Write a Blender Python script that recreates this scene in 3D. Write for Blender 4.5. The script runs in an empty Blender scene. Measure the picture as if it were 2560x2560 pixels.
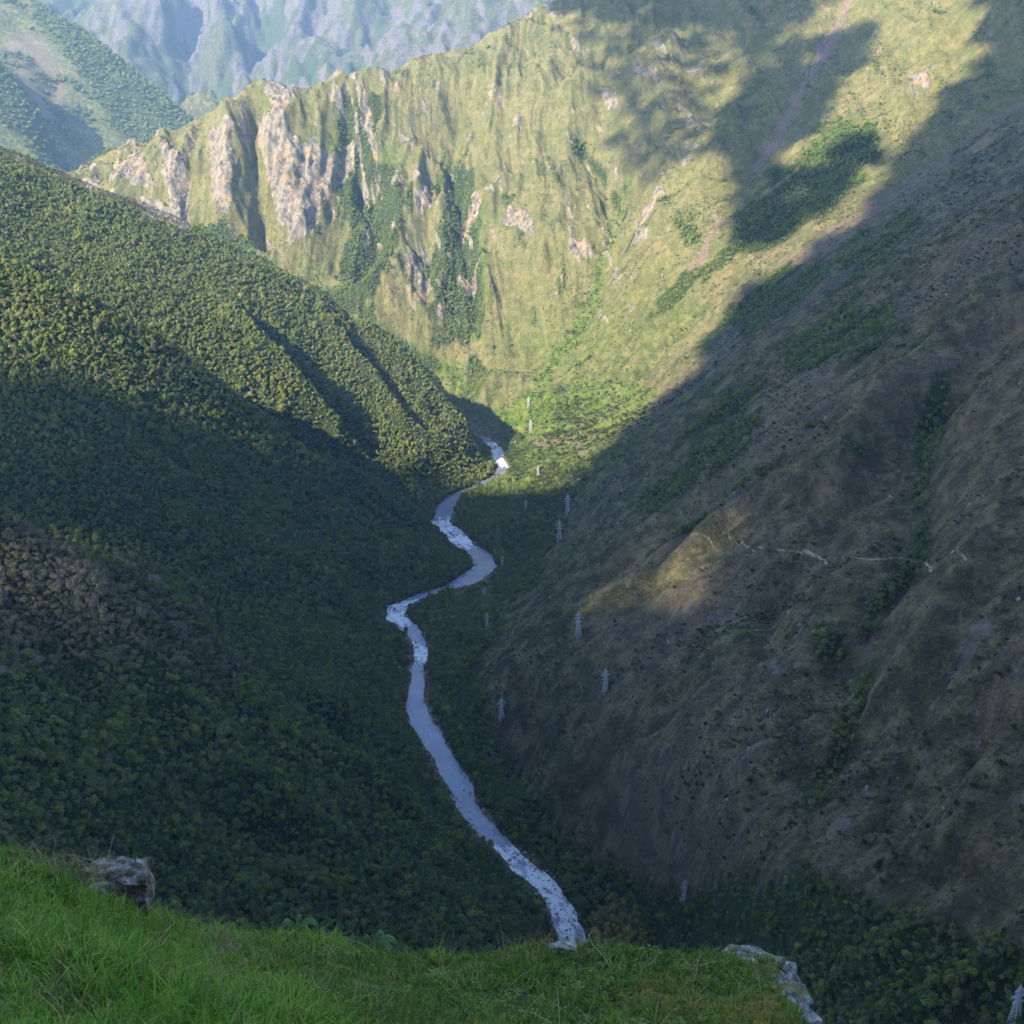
import bpy, bmesh, math, random
import numpy as np
from mathutils import Vector, Matrix

# ------------------------------------------------------------------ camera, sky, sun, exposure
scene = bpy.context.scene
H = 500.0                       # eye height above the river, metres
PITCH, FOV = math.radians(18.0), math.radians(50.0)
cam_data = bpy.data.cameras.new('camera')
cam_data.sensor_fit = 'AUTO'
cam_data.angle = FOV
cam_data.clip_start, cam_data.clip_end = 0.1, 40000.0
cam = bpy.data.objects.new('camera', cam_data)
cam.location = (0, 0, H)
cam.rotation_euler = (math.radians(90) - PITCH, 0, 0)
scene.collection.objects.link(cam)
scene.camera = cam

SUN_AZ, SUN_EL = math.radians(219.0), math.radians(34.0)      # azimuth clockwise from +Y: behind and left of the camera
TO_SUN = np.array([math.sin(SUN_AZ) * math.cos(SUN_EL), math.cos(SUN_AZ) * math.cos(SUN_EL), math.sin(SUN_EL)])
world = bpy.data.worlds.new('World')
scene.world = world
world.use_nodes = True
wn = world.node_tree
wn.nodes.clear()
sky = wn.nodes.new('ShaderNodeTexSky')
sky.sky_type = 'NISHITA'
sky.sun_disc = False
sky.sun_elevation, sky.sun_rotation = SUN_EL, SUN_AZ
sky.altitude = 2500
sky.air_density, sky.dust_density, sky.ozone_density = 1.0, 1.0, 1.0
bg = wn.nodes.new('ShaderNodeBackground')
bg.inputs['Strength'].default_value = 0.15
wo = wn.nodes.new('ShaderNodeOutputWorld')
wn.links.new(sky.outputs[0], bg.inputs['Color'])
wn.links.new(bg.outputs[0], wo.inputs['Surface'])

sun_data = bpy.data.lights.new('sun', 'SUN')
sun_data.energy = 4.0
sun_data.angle = math.radians(0.7)
sun_data.color = (1.0, 0.91, 0.72)
sun = bpy.data.objects.new('sun', sun_data)
sun.rotation_euler = Vector(TO_SUN).to_track_quat('Z', 'Y').to_euler()
sun.location = (-2000, -1200, 2600)
scene.collection.objects.link(sun)

vs = scene.view_settings
vs.view_transform, vs.look, vs.exposure, vs.gamma = 'Standard', 'None', 2.3, 1.0
vs.use_curve_mapping = False
cy = scene.cycles
cy.use_denoising = True
cy.max_bounces, cy.diffuse_bounces, cy.glossy_bounces = 3, 1, 1
cy.transmission_bounces, cy.volume_bounces, cy.transparent_max_bounces = 1, 0, 8
cy.sample_clamp_indirect = 4.0
cy.use_adaptive_sampling, cy.adaptive_threshold = True, 0.025

# ------------------------------------------------------------------ helpers
C = scene.collection
RNG = np.random.default_rng(11)
random.seed(11)
CP, SP, T2 = math.cos(PITCH), math.sin(PITCH), 2 * math.tan(FOV / 2)
PX = 1932.0                     # survey units of the sight lines below

def sight(px, py, d):
    """World point on the sight line (px, py) at axial distance d from the eye."""
    px, py, d = (np.asarray(a, float) for a in (px, py, d))
    a, b = (px / PX - .5) * T2, (.5 - py / PX) * T2
    return np.stack([a * d, (CP + b * SP) * d, H + (-SP + b * CP) * d], -1)

def seen(x, y, z):
    """Sight line (px, py) and axial distance of a world point."""
    zz = z - H
    d = y * CP - zz * SP
    d = np.where(np.abs(d) < 1e-3, 1e-3, d)
    b = (y * SP + zz * CP) / d
    return (x / d / T2 + .5) * PX, (.5 - b / T2) * PX, d

def river_d(py):
    return -H / (-SP + (.5 - py / PX) * T2 * CP)

_tab = RNG.random(65536)
def _h(ix, iy, s):
    n = (ix.astype(np.int64) * 374761393 + iy.astype(np.int64) * 668265263 + s * 2147483647) & 0x7fffffff
    n = (n ^ (n >> 13)) * 1274126177 & 0x7fffffff
    return _tab[(n ^ (n >> 16)) & 65535]
def vnoise(x, y, s=0):
    ix, iy = np.floor(x), np.floor(y)
    fx, fy = x - ix, y - iy
    fx, fy = fx * fx * fx * (fx * (fx * 6 - 15) + 10), fy * fy * fy * (fy * (fy * 6 - 15) + 10)
    a, b, c, d = _h(ix, iy, s), _h(ix + 1, iy, s), _h(ix, iy + 1, s), _h(ix + 1, iy + 1, s)
    return (a + (b - a) * fx) * (1 - fy) + (c + (d - c) * fx) * fy
def fbm(x, y, s=0, n=4, g=.5):
    t, a, tot = 0, 1., 0
    for k in range(n):
        t = t + a * (vnoise(x, y, s + k) - .5); tot += a; a *= g
        x, y = x * 2.03 + 17.1, y * 2.03 - 9.7
    return t / tot * 2           # about -1..1
def ridged(x, y, s=0, n=4, g=.5):
    t, a, tot = 0, 1., 0
    for k in range(n):
        t = t + a * (1 - np.abs(vnoise(x, y, s + k) * 2 - 1)); tot += a; a *= g
        x, y = x * 2.03 + 17.1, y * 2.03 - 9.7
    return t / tot               # 0..1
def sstep(a, b, x):
    t = np.clip((x - a) / (b - a), 0, 1)
    return t * t * (3 - 2 * t)
def dist_line(x, y, pts):
    """Distance from (x, y) to a polyline and the fraction along it."""
    best, par = np.full(np.shape(x), 1e9), np.zeros(np.shape(x))
    n = len(pts) - 1
    for k in range(n):
        ax, ay = pts[k][0], pts[k][1]; bx, by = pts[k + 1][0] - ax, pts[k + 1][1] - ay
        t = np.clip(((x - ax) * bx + (y - ay) * by) / (bx * bx + by * by + 1e-9), 0, 1)
        d = np.hypot(x - ax - t * bx, y - ay - t * by)
        m = d < best
        best = np.where(m, d, best); par = np.where(m, (k + t) / n, par)
    return best, par
def in_poly(x, y, P, soft=10.):
    """Soft membership of a polygon: 1 inside, 0 outside, blurred by `soft`."""
    ins = np.zeros(np.shape(x), bool); n = len(P)
    for k in range(n):
        x1, y1 = P[k]; x2, y2 = P[(k + 1) % n]
        if y1 == y2: continue
        c = ((y1 > y) != (y2 > y)) & (x < (x2 - x1) * (y - y1) / (y2 - y1) + x1)
        ins ^= c
    d, _ = dist_line(x, y, list(P) + [P[0]])
    return sstep(-soft, soft, np.where(ins, d, -d))
def densify(pts, step=45.):
    out = []
    for a, b in zip(pts[:-1], pts[1:]):
        pa, pb = sight(*a), sight(*b)
        n = max(1, int(np.linalg.norm(pb - pa) / step))
        for k in range(n):
            t = k / n
            out.append(tuple(a[i] + (b[i] - a[i]) * t for i in range(3)))
    out.append(tuple(pts[-1]))
    return out

def new_obj(name, data, parent=None, kind=None, label=None, cat=None, group=None):
    o = bpy.data.objects.new(name, data); C.objects.link(o)
    if parent is not None: o.parent = parent
    if kind: o['kind'] = kind
    if label: o['label'] = label
    if cat: o['category'] = cat
    if group: o['group'] = group
    return o
def np_mesh(name, V, F, mat=None, smooth=True):
    """Mesh from vertex array and (n, 3|4) face array."""
    V = np.asarray(V, np.float32); F = np.asarray(F, np.int32)
    m = bpy.data.meshes.new(name)
    k = F.shape[1]
    m.vertices.add(len(V)); m.vertices.foreach_set('co', V.ravel())
    m.loops.add(F.size); m.loops.foreach_set('vertex_index', F.ravel())
    m.polygons.add(len(F))
    m.polygons.foreach_set('loop_start', np.arange(0, F.size, k, dtype=np.int32))
    m.polygons.foreach_set('use_smooth', np.full(len(F), smooth))
    m.update(calc_edges=True)
    if mat: m.materials.append(mat)
    return m
def add_attr(m, name, arr):
    a = m.attributes.new(name, 'FLOAT', 'POINT')
    a.data.foreach_set('value', np.asarray(arr, np.float32).ravel())

# ------------------------------------------------------------------ terrain control points
P = []                                              # x, y, z
def add_line(pts, back=(), step=45.):
    for q in densify(pts, step):
        P.append(sight(*q))
        for dd, drop in back:
            P.append(sight(q[0], q[1], q[2] + dd) - np.array([0, 0, drop]))
def add_pts(pts):
    for q in pts: P.append(sight(*q))

RIVER = [(1240, 2150, 80), (1150, 1880, 68), (1088, 1772, 62), (1062, 1720, 52), (1030, 1672, 46), (985, 1636, 44), (950, 1605, 40), (918, 1570, 40), (886, 1520, 42),
         (862, 1480, 50), (834, 1430, 52), (805, 1380, 56), (782, 1330, 46), (783, 1290, 32), (789, 1250, 28), (793, 1218, 30),
         (778, 1193, 36), (745, 1168, 46), (752, 1146, 44), (790, 1129, 28), (850, 1110, 26), (893, 1090, 52), (919, 1068, 50),
         (906, 1048, 44), (878, 1028, 40), (850, 1004, 46), (832, 988, 44), (840, 956, 42), (862, 937, 24), (900, 918, 18), (935, 899, 16), (950, 882, 20),
         (938, 860, 24), (938, 845, 20), (915, 828, 26), (850, 815, 24), (700, 800, 24), (520, 790, 24)]
RIV = []
for (px, py, w) in RIVER:
    d = river_d(py); p = sight(px, py, d)
    RIV.append((p[0], p[1], .82 * w / PX * T2 * d))
RIV = np.array(RIV)

# near spur on the left
add_line([(-260, 860, 790), (0, 975, 800), (110, 1040, 800), (250, 1090, 800), (350, 1150, 802), (460, 1250, 806), (600, 1380, 812), (740, 1480, 818), (830, 1560, 820), (890, 1600, 822)],
         back=((50, 38), (120, 75)), step=60)
add_pts([(0, 1300, 660), (0, 1600, 560), (300, 1400, 690), (500, 1600, 680), (300, 1720, 610), (150, 1180, 735), (450, 1400, 735), (0, 1120, 735), (700, 1700, 690), (850, 1750, 700), (950, 1700, 745),
         (1030, 1750, 730), (-250, 1200, 680), (-300, 1700, 500), (600, 1900, 580), (850, 2000, 580), (200, 2000, 500), (1000, 1950, 610)])
# middle slope on the left, in shade
add_pts([(0, 950, 1085), (-250, 850, 1040), (200, 1060, 1090), (350, 1130, 1090), (500, 1250, 1030), (600, 1340, 955), (680, 1400, 920), (740, 1410, 930),
         (650, 1250, 1070), (0, 800, 1110), (300, 900, 1170), (500, 1000, 1230), (650, 1050, 1290), (720, 1120, 1245), (750, 1000, 1430), (780, 960, 1510),
         (100, 650, 1195), (300, 780, 1250), (500, 900, 1340), (660, 980, 1390), (0, 640, 1170), (-250, 600, 1080)])
# its first sunlit rib, then the gully and the slope behind, then the skyline rib
add_line([(-260, 380, 1180), (0, 505, 1230), (150, 580, 1280), (300, 650, 1330), (450, 760, 1390), (560, 845, 1430), (700, 900, 1480), (800, 940, 1525)], back=((70, 66),))
add_pts([(150, 560, 1430), (300, 630, 1465), (450, 735, 1500), (560, 815, 1525), (100, 450, 1560), (300, 520, 1600), (450, 600, 1630), (600, 700, 1690),
         (700, 800, 1700), (800, 870, 1690), (650, 850, 1600), (0, 400, 1540), (-250, 300, 1450)])
add_line([(-260, 190, 1690), (0, 295, 1765), (140, 352, 1800), (330, 430, 1840), (500, 510, 1870), (620, 572, 1890), (750, 655, 1900), (830, 740, 1900), (890, 812, 1885), (935, 872, 1845)],
         back=((110, 130), (220, 250)), step=60)
# valley floor right of the river
for (px, py, z) in [(900, 1000, 10), (960, 1010, 16), (1000, 950, 20), (1050, 900, 28), (1000, 1080, 34), (970, 1100, 14), (930, 1150, 18), (870, 1180, 15), (860, 1250, 14), (860, 1330, 14),
                    (900, 1400, 16), (930, 1480, 18), (980, 1560, 16), (1050, 1620, 14), (1120, 1690, 16), (1170, 1760, 22), (820, 1060, 10), (860, 1085, 5), (780, 1100, 14), (720, 1160, 12),
                    (700, 1200, 18), (990, 870, 12), (1000, 840, 22), (930, 800, 18), (1250, 1900, 30), (1300, 2100, 30)]:
    b = (.5 - py / PX) * T2
    P.append(sight(px, py, (z - H) / (-SP + b * CP)))
add_pts([(1100, 830, 1860), (1000, 800, 2030), (900, 770, 2130), (1100, 760, 2010), (1200, 740, 1950), (1130, 880, 1720)])
# the long slope on the right: a plane of about 38 degrees, taken along sight lines
def slope_d(px, py, k=.78, x0=-60.):
    a, b = (px / PX - .5) * T2, (.5 - py / PX) * T2
    return (H + k * x0) / (k * a - (-SP + b * CP))
for py, row in {2300: (1700, 1932, 2300), 1900: (1550, 1750, 1932, 2150), 1700: (1450, 1600, 1800, 1932, 2200), 1500: (1150, 1300, 1500, 1700, 1932), 1300: (1050, 1200, 1400, 1700, 1932, 2200),
                1100: (1130, 1250, 1400, 1700, 1932), 900: (1250, 1400, 1700, 1932, 2200), 700: (1480, 1600, 1800, 1932), 550: (1700, 1932), 400: (1990, 2250)}.items():
    for px in row: P.append(sight(px, py, slope_d(px, py)))
add_pts([(1330, 1750, 590), (1250, 1650, 680), (1120, 1570, 760), (1050, 1450, 850), (1000, 1300, 940)])
add_line([(q[0], q[1], slope_d(*q)) for q in [(1060, 990), (1110, 925), (1250, 790), (1400, 660), (1500, 595), (1620, 520), (1750, 450), (1932, 345), (2200, 190)]], back=((110, 55),), step=60)
# the bright face across the valley and its skyline
add_pts([(1450, 610, 1700), (1380, 640, 1780), (1600, 450, 1760), (1720, 420, 1620), (1800, 300, 1830), (1932, 200, 1870), (1932, 0, 2060), (1700, 0, 2300), (1700, 150, 2150), (1500, 0, 2500), (1500, 300, 2060),
         (1300, 500, 2010), (1300, 300, 2300), (1300, 0, 2700), (1300, 150, 2500), (1200, 650, 2000), (1330, 645, 1860), (1000, 700, 2200), (1000, 500, 2350), (1000, 300, 2550), (1000, 120, 2740),
         (800, 650, 2250), (800, 450, 2400), (800, 250, 2560), (600, 520, 2300), (600, 350, 2410), (300, 400, 2320), (450, 430, 2330), (150, 420, 2280), (700, 620, 2230), (500, 540, 2260),
         (2200, 100, 1900), (2300, -200, 2200), (1700, -250, 2550), (1300, -250, 3000), (2000, -300, 2400)])
add_line([(-260, 520, 2250), (0, 400, 2300), (120, 345, 2350), (250, 282, 2400), (380, 235, 2430), (440, 195, 2450), (500, 160, 2480), (600, 165, 2520), (640, 147, 2550), (700, 131, 2590), (760, 141, 2640), (800, 112, 2680),
          (880, 100, 2740), (960, 52, 2800), (1070, 0, 2900), (1300, -180, 3050)], back=((160, 130), (420, 330)), step=90)
# valley bending away to the left behind the skyline rib
P += [np.array(q, float) for q in [(-300, 2140, 20), (-550, 2140, 25), (-900, 2100, 30), (-1300, 2050, 60), (-1500, 1700, 480), (-1300, 1300, 470), (-1500, 900, 500)]]
# the camera's own mountain: terrace, drop below it, and the heights behind and to the left
P += [np.array(q, float) for q in [(0, -1, 494), (0, 30, 462), (0, 80, 400), (0, 180, 265), (60, 320, 150), (-120, 40, 480), (-250, 150, 350), (-300, 250, 300), (160, 60, 420), (320, 120, 330), (300, 260, 200),
                                   (0, -100, 560), (-200, -150, 640), (250, -120, 560), (-500, 100, 455), (-800, 400, 480), (-500, -300, 700), (0, -400, 760), (500, -350, 700), (900, 100, 760), (700, 350, 590),
                                   (-900, 0, 690), (-1200, 500, 600), (1200, -400, 900), (-1500, -200, 950), (0, -900, 900), (-800, -900, 1000), (800, -1000, 950), (1800, 0, 1200), (1500, 900, 1250), (1600, 1600, 1300), (1800, 2300, 1350),
                                   (-1900, -1000, 1000), (1700, -1200, 1000), (-2200, 600, 800), (-2200, 1500, 600), (2300, 3000, 1500), (1400, 3300, 1300), (500, 3600, 800), (-500, 3300, 350), (-1500, 3000, 200)]]
for x, y, w in RIV[::1]:
    P.append(np.array([x, y, 0.0]))
P = np.array(P)

def rbf_fit(P, reg=4.0):
    d = np.hypot(P[:, None, 0] - P[None, :, 0], P[:, None, 1] - P[None, :, 1])
    K = -np.sqrt(d * d + 25.0 ** 2)
    n = len(P)
    A = np.zeros((n + 3, n + 3))
    A[:n, :n] = K + np.eye(n) * reg
    A[:n, n] = A[n, :n] = 1; A[:n, n + 1] = A[n + 1, :n] = P[:, 0] / 1000; A[:n, n + 2] = A[n + 2, :n] = P[:, 1] / 1000
    return np.linalg.solve(A, np.r_[P[:, 2], 0, 0, 0])
def rbf_eval(P, w, x, y):
    n = len(P); out = np.zeros(x.shape); fx, fy, fo = x.ravel(), y.ravel(), out.ravel()
    for s in range(0, len(fx), 20000):
        e = slice(s, s + 20000)
        d2 = (fx[e, None] - P[None, :, 0]) ** 2 + (fy[e, None] - P[None, :, 1]) ** 2
        fo[e] = -np.sqrt(d2 + 25.0 ** 2) @ w[:n] + w[n] + w[n + 1] * fx[e] / 1000 + w[n + 2] * fy[e] / 1000
    return fo.reshape(x.shape)
def cubic_matrix(xc, xf):
    """Catmull-Rom weights from coarse nodes xc to fine nodes xf."""
    n = len(xc); st = xc[1] - xc[0]
    g = np.clip((xf - xc[0]) / st, 0, n - 1.001); i = np.floor(g).astype(int); t = g - i
    W = np.zeros((len(xf), n)); r = np.arange(len(xf))
    ws = (-.5 * t + t * t - .5 * t ** 3, 1 - 2.5 * t * t + 1.5 * t ** 3, .5 * t + 2 * t * t - 1.5 * t ** 3, -.5 * t * t + .5 * t ** 3)
    for k, w in zip((-1, 0, 1, 2), ws):
        np.add.at(W, (r, np.clip(i + k, 0, n - 1)), w)
    return W

W = rbf_fit(P)
XC, YC = np.arange(-2200, 2400.1, 20.), np.arange(-1600, 3700.1, 20.)
gx, gy = np.meshgrid(XC, YC)
HC = rbf_eval(P, W, gx, gy)
ST = 3.0
XF, YF = np.arange(-1500, 1900.1, ST), np.arange(230, 3350.1, ST)
X, Y = np.meshgrid(XF, YF)
WYM, WXM = cubic_matrix(YC, YF), cubic_matrix(XC, XF).T
Z = WYM @ HC @ WXM
pxa, pya, da = seen(X, Y, Z)
KEEP = (pxa > -260) & (pxa < PX + 260) & (pya > -420) & (pya < PX + 420) & (da > 150)
def fine(G): return (WYM @ G @ WXM)[KEEP]
X, Y, Z = X[KEEP], Y[KEEP], Z[KEEP]            # from here on the kept nodes only
NODE = np.full(KEEP.shape, -1); NODE[KEEP] = np.arange(len(X))

# ------------------------------------------------------------------ relief: ribs, gullies, river bed
def ground_at(px, py):
    """World points where sight lines first meet the smooth terrain."""
    out = []
    ds = np.arange(350, 3300, 4.)
    for a, b in zip(np.atleast_1d(px), np.atleast_1d(py)):
        q = sight(np.full(ds.shape, a), np.full(ds.shape, b), ds)
        zz = sample(HC, XC, YC, q[:, 0], q[:, 1])
        hit = np.nonzero(q[:, 2] < zz)[0]
        out.append(q[hit[0]] if len(hit) else q[-1])
    return np.array(out)
def sample(G, xs, ys, x, y):
    """Bilinear lookup of grid G."""
    gx_ = np.clip((x - xs[0]) / (xs[1] - xs[0]), 0, len(xs) - 1.001); gy_ = np.clip((y - ys[0]) / (ys[1] - ys[0]), 0, len(ys) - 1.001)
    i, j = gx_.astype(int), gy_.astype(int); u, v = gx_ - i, gy_ - j
    return (G[j, i] * (1 - u) + G[j, i + 1] * u) * (1 - v) + (G[j + 1, i] * (1 - u) + G[j + 1, i + 1] * u) * v

gxs, gys = np.gradient(HC, 20., 20.)[::-1]
wx = gxs ** 2 / (gxs ** 2 + gys ** 2 + 1e-6)
WX = fine(wx)
SL = fine(np.hypot(gxs, gys))
SL = sstep(.15, .55, np.clip(SL, 0, 2))
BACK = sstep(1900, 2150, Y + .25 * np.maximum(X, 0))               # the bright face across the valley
ws1, ws2 = fbm(X / 160, Y / 160, 3, 3) * 40, fbm(X / 160, Y / 160, 7, 3) * 40
nx_ = ridged((X + ws1) / 95, (Y + ws2) / 420, 20, 4) - .55          # ribs running down slopes that face the camera
ny_ = ridged((X + ws1) / 420, (Y + ws2) / 85, 30, 4) - .55          # ribs running down slopes that face across
RSIDE = sstep(-20, 120, X) * (1 - BACK)
amp = 30 + 30 * BACK + 26 * RSIDE
Z = Z + 75 * BACK * SL * (1 - WX) * sstep(60, 260, Z) * sstep(-60, 160, seen(X, Y, Z)[1] - np.interp(seen(X, Y, Z)[0], [120, 500, 800, 1070, 1100], [345, 160, 112, 0, -300])) * (ridged((X + ws1 * 1.6) / 230, (Y + ws2) / 900, 15, 2) - .5)
Z = Z + amp * SL * (WX * ny_ + (1 - WX) * nx_)
fx_ = ridged((X + ws1 * .4) / 26, (Y + ws2) / 150, 40, 3) - .5
fy_ = ridged((X + ws1) / 150, (Y + ws2 * .4) / 19, 50, 3) - .5
Z = Z + (9 + 8 * BACK) * SL * (WX * fy_ + (1 - WX) * fx_)
Z = Z + SL * (3.2 + 3 * BACK) * fbm(X / 30, Y / 30, 60, 4)

FEATURES = [  # half width, height, line of sight points
    (44, -66, [(870, 140), (850, 250), (858, 350), (880, 450), (885, 560), (872, 650)]),
    (36, -54, [(640, 170), (662, 260), (695, 330), (720, 400), (690, 500), (655, 570)]),
    (18, -60, [(492, 180), (478, 260), (487, 350), (496, 420), (503, 500)]),
    (38, -44, [(1250, 250), (1185, 350), (1150, 450), (1120, 560), (1080, 640)]),
    (24, -36, [(1085, 270), (1140, 340), (1172, 405)]),
    (22, -16, [(1610, 0), (1550, 90), (1480, 220), (1430, 300), (1370, 400), (1300, 510)]),
    (30, -26, [(1830, 20), (1790, 130), (1720, 250)]),
    (62, 54, [(1075, 90), (1020, 220), (960, 350), (930, 480), (925, 600)]),
    (46, 54, [(800, 260), (775, 390), (725, 520), (690, 600)]),
    (34, 30, [(545, 175), (540, 260), (548, 340), (565, 430), (575, 490)]),
    (26, 30, [(432, 205), (428, 300), (438, 420), (450, 470)]),
    (26, 24, [(300, 265), (320, 350), (345, 430)]),
    (52, 48, [(1090, 180), (1075, 290), (1045, 420), (1050, 560)]),
    (54, 44, [(1260, 90), (1230, 200), (1260, 330), (1240, 480)]),
    (44, 40, [(1400, 200), (1330, 350), (1260, 480), (1180, 600)]),
    (24, -30, [(1800, 690), (1750, 830), (1738, 1000), (1735, 1060), (1652, 1150), (1632, 1250), (1625, 1330), (1582, 1400), (1535, 1500)]),
    (16, -18, [(1520, 1000), (1480, 1080), (1455, 1180), (1440, 1290)]),
    (28, 30, [(1932, 560), (1800, 660), (1690, 760), (1600, 880), (1500, 1000)]),
    (20, -26, [(1932, 600), (1830, 690), (1720, 800), (1640, 890), (1540, 1010)]),
    (24, 24, [(1932, 1000), (1800, 1120), (1690, 1230), (1660, 1350)]),
    (24, -26, [(1932, 1350), (1830, 1450), (1720, 1560), (1640, 1680)]),
    (26, 26, [(1932, 1450), (1830, 1560), (1740, 1680)]),
    (30, -34, [(40, 500), (150, 556), (300, 626), (450, 731), (560, 818), (660, 880)]), (24, -18, [(620, 560), (700, 640), (780, 720), (850, 800)]),
    (12, -9, [(1910, 1080), (1810, 1220), (1740, 1350), (1690, 1480), (1640, 1600)]), (11, -9, [(1400, 890), (1300, 1010), (1220, 1120), (1150, 1230)]), (11, -9, [(1650, 710), (1530, 830), (1400, 970), (1300, 1100)]),
    (11, -9, [(1790, 555), (1660, 655), (1540, 765), (1420, 870)]), (12, -9, [(1932, 840), (1850, 950), (1790, 1060), (1720, 1170)]), (12, 9, [(1450, 900), (1350, 1010), (1250, 1140)]), (12, 9, [(1700, 720), (1580, 840), (1450, 990)]),
    (12, 9, [(1850, 1090), (1760, 1220), (1690, 1360)]), (10, -8, [(1360, 1180), (1290, 1300), (1220, 1430)]), (10, -8, [(1560, 1420), (1480, 1530), (1390, 1640)]),
    (20, 26, [(400, 560), (520, 690), (600, 790), (660, 860)]), (18, -26, [(440, 570), (550, 690), (640, 790), (720, 880)]),
    (18, 22, [(600, 600), (700, 720), (790, 840)]), (16, -22, [(640, 600), (730, 720), (820, 840)]),
    (22, -14, [(0, 1100), (200, 1300), (400, 1480), (600, 1650)]), (22, 12, [(100, 1060), (300, 1280), (500, 1480), (700, 1640)]),
]
FLINES = []
for hw, hgt, line in FEATURES:
    dense = [(a[0] + (b[0] - a[0]) * t, a[1] + (b[1] - a[1]) * t) for a, b in zip(line[:-1], line[1:]) for t in (0, .5)] + [line[-1]]
    g = ground_at([q[0] for q in dense], [q[1] for q in dense])
    FLINES.append(g)
    lo, hi = g[:, :2].min(0) - 3 * hw, g[:, :2].max(0) + 3 * hw
    s = np.nonzero((X > lo[0]) & (X < hi[0]) & (Y > lo[1]) & (Y < hi[1]))[0]
    if len(s) == 0: continue
    wob = fbm(X[s] / 45, Y[s] / 45, 70, 3) * hw * .6
    dd, par = dist_line(X[s] + wob, Y[s] + wob, g)
    fall = np.exp(-(dd / hw) ** 1.6) if hgt < 0 else np.exp(-(dd / hw) ** 1.3)
    Z[s] += hgt * fall * sstep(0, .12, par) * sstep(1, .85, par)

DRV, RPAR = np.full(len(X), 1e4), np.zeros(len(X))
s = np.nonzero((X > RIV[:, 0].min() - 100) & (X < RIV[:, 0].max() + 100) & (Z < 220))[0]
DRV[s], RPAR[s] = dist_line(X[s] + fbm(X[s] / 40, Y[s] / 40, 80, 2) * 5, Y[s] + fbm(X[s] / 40, Y[s] / 40, 83, 2) * 5, RIV)
RHW = np.interp(RPAR * (len(RIV) - 1), np.arange(len(RIV)), RIV[:, 2]) * .5
edge = DRV - RHW
bank = np.interp(edge, [-9, -1, 7, 60], [-2.6, 0.15, 1.6, 7])
Z = bank + (Z - bank) * sstep(2, 60, edge)
Z = np.where(edge > 6, np.maximum(Z, 1.2), Z)

# ------------------------------------------------------------------ what grows where
def visible_mask():
    px_, py_, d_ = seen(X, Y, Z)
    n = 420
    i = np.clip((px_ / PX * n).astype(int), -1, n); j = np.clip((py_ / PX * n).astype(int), -1, n)
    ok = (i >= 0) & (i < n) & (j >= 0) & (j < n)
    zb = np.full((n, n), 1e9)
    np.minimum.at(zb, (j[ok], i[ok]), d_[ok])
    z2 = zb.copy()
    vis = np.zeros(X.shape, bool)
    vis[ok] = d_[ok] < z2[j[ok], i[ok]] * 1.02 + 30
    edge_ok = (px_ > -90) & (px_ < PX + 90) & (py_ > -90) & (py_ < PX + 40)
    return vis | (edge_ok & ~ok), px_, py_, d_
VIS, PXM, PYM, DM = visible_mask()
jit = 14
JX, JY = PXM + fbm(X / 35, Y / 35, 90, 3) * jit, PYM + fbm(X / 35, Y / 35, 95, 3) * jit
LEFT = in_poly(PXM, PYM, [(-600, -100), (-260, 190), (0, 295), (140, 352), (330, 430), (500, 510), (620, 572), (750, 655), (830, 740), (890, 812), (948, 880), (930, 910), (860, 945), (822, 985), (850, 1030), (905, 1070), (870, 1092), (760, 1130), (722, 1165), (765, 1205), (765, 1330), (800, 1440), (880, 1570), (960, 1640), (1070, 1790), (1100, 2300), (-600, 2300)], 6.)
LEFT = np.where((Y > 1990) & (X < 60), 0, LEFT)
def box_of(P, m):
    a = np.array(P, float); lo, hi = a.min(0) - m, a.max(0) + m
    return np.nonzero((JX > lo[0]) & (JX < hi[0]) & (JY > lo[1]) & (JY < hi[1]))[0]
def zone(P, soft=8):
    o = np.zeros(len(X)); k = box_of(P, soft); o[k] = in_poly(JX[k], JY[k], P, soft); return o
def along(line, w):
    o = np.zeros(len(X)); k = box_of(line, 2 * w)
    d, _ = dist_line(JX[k], JY[k], line); o[k] = sstep(w * 1.3, w * .6, d); return o
DENSE = [
    [(865, 940), (950, 905), (1080, 930), (1050, 1010), (1010, 1080), (960, 1130), (930, 1080), (890, 1030), (850, 990)],
    [(760, 1160), (860, 1120), (930, 1130), (950, 1200), (900, 1260), (940, 1400), (1010, 1500), (1090, 1600), (1250, 1680), (1500, 1650), (1700, 1720), (1932, 1780), (1932, 1990), (1100, 1990), (1040, 1640), (900, 1520), (830, 1380), (800, 1250)],
    [(1541, 246), (1604, 243), (1650, 246), (1668, 281), (1604, 352), (1534, 404), (1481, 450), (1429, 475), (1380, 457), (1411, 387), (1450, 352), (1499, 316), (1534, 281)],
    [(1358, 580), (1411, 548), (1464, 520), (1534, 492), (1569, 485), (1562, 520), (1516, 556), (1464, 591), (1422, 629), (1369, 636)],
    [(1470, 650), (1569, 598), (1675, 590), (1696, 615), (1604, 668), (1500, 690)],
    [(1220, 950), (1330, 858), (1420, 790), (1430, 800), (1340, 880), (1230, 965)], [(1300, 800), (1420, 715), (1425, 725), (1310, 815)],
    [(1580, 480), (1720, 400), (1740, 430), (1600, 520)],
    [(640, 170), (720, 190), (690, 300), (760, 330), (770, 430), (700, 560), (640, 610), (610, 570), (670, 440), (640, 320)],
    [(830, 330), (890, 300), (905, 400), (905, 640), (830, 650), (800, 520), (840, 430)],
    [(360, 440), (430, 420), (520, 500), (570, 560), (640, 620), (560, 560), (440, 480)],
    [(560, 290), (610, 300), (640, 350), (600, 350)],
    [(1280, 410), (1310, 410), (1320, 450), (1290, 460)], [(1530, 1180), (1600, 1190), (1620, 1240), (1540, 1250)],
]
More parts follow.
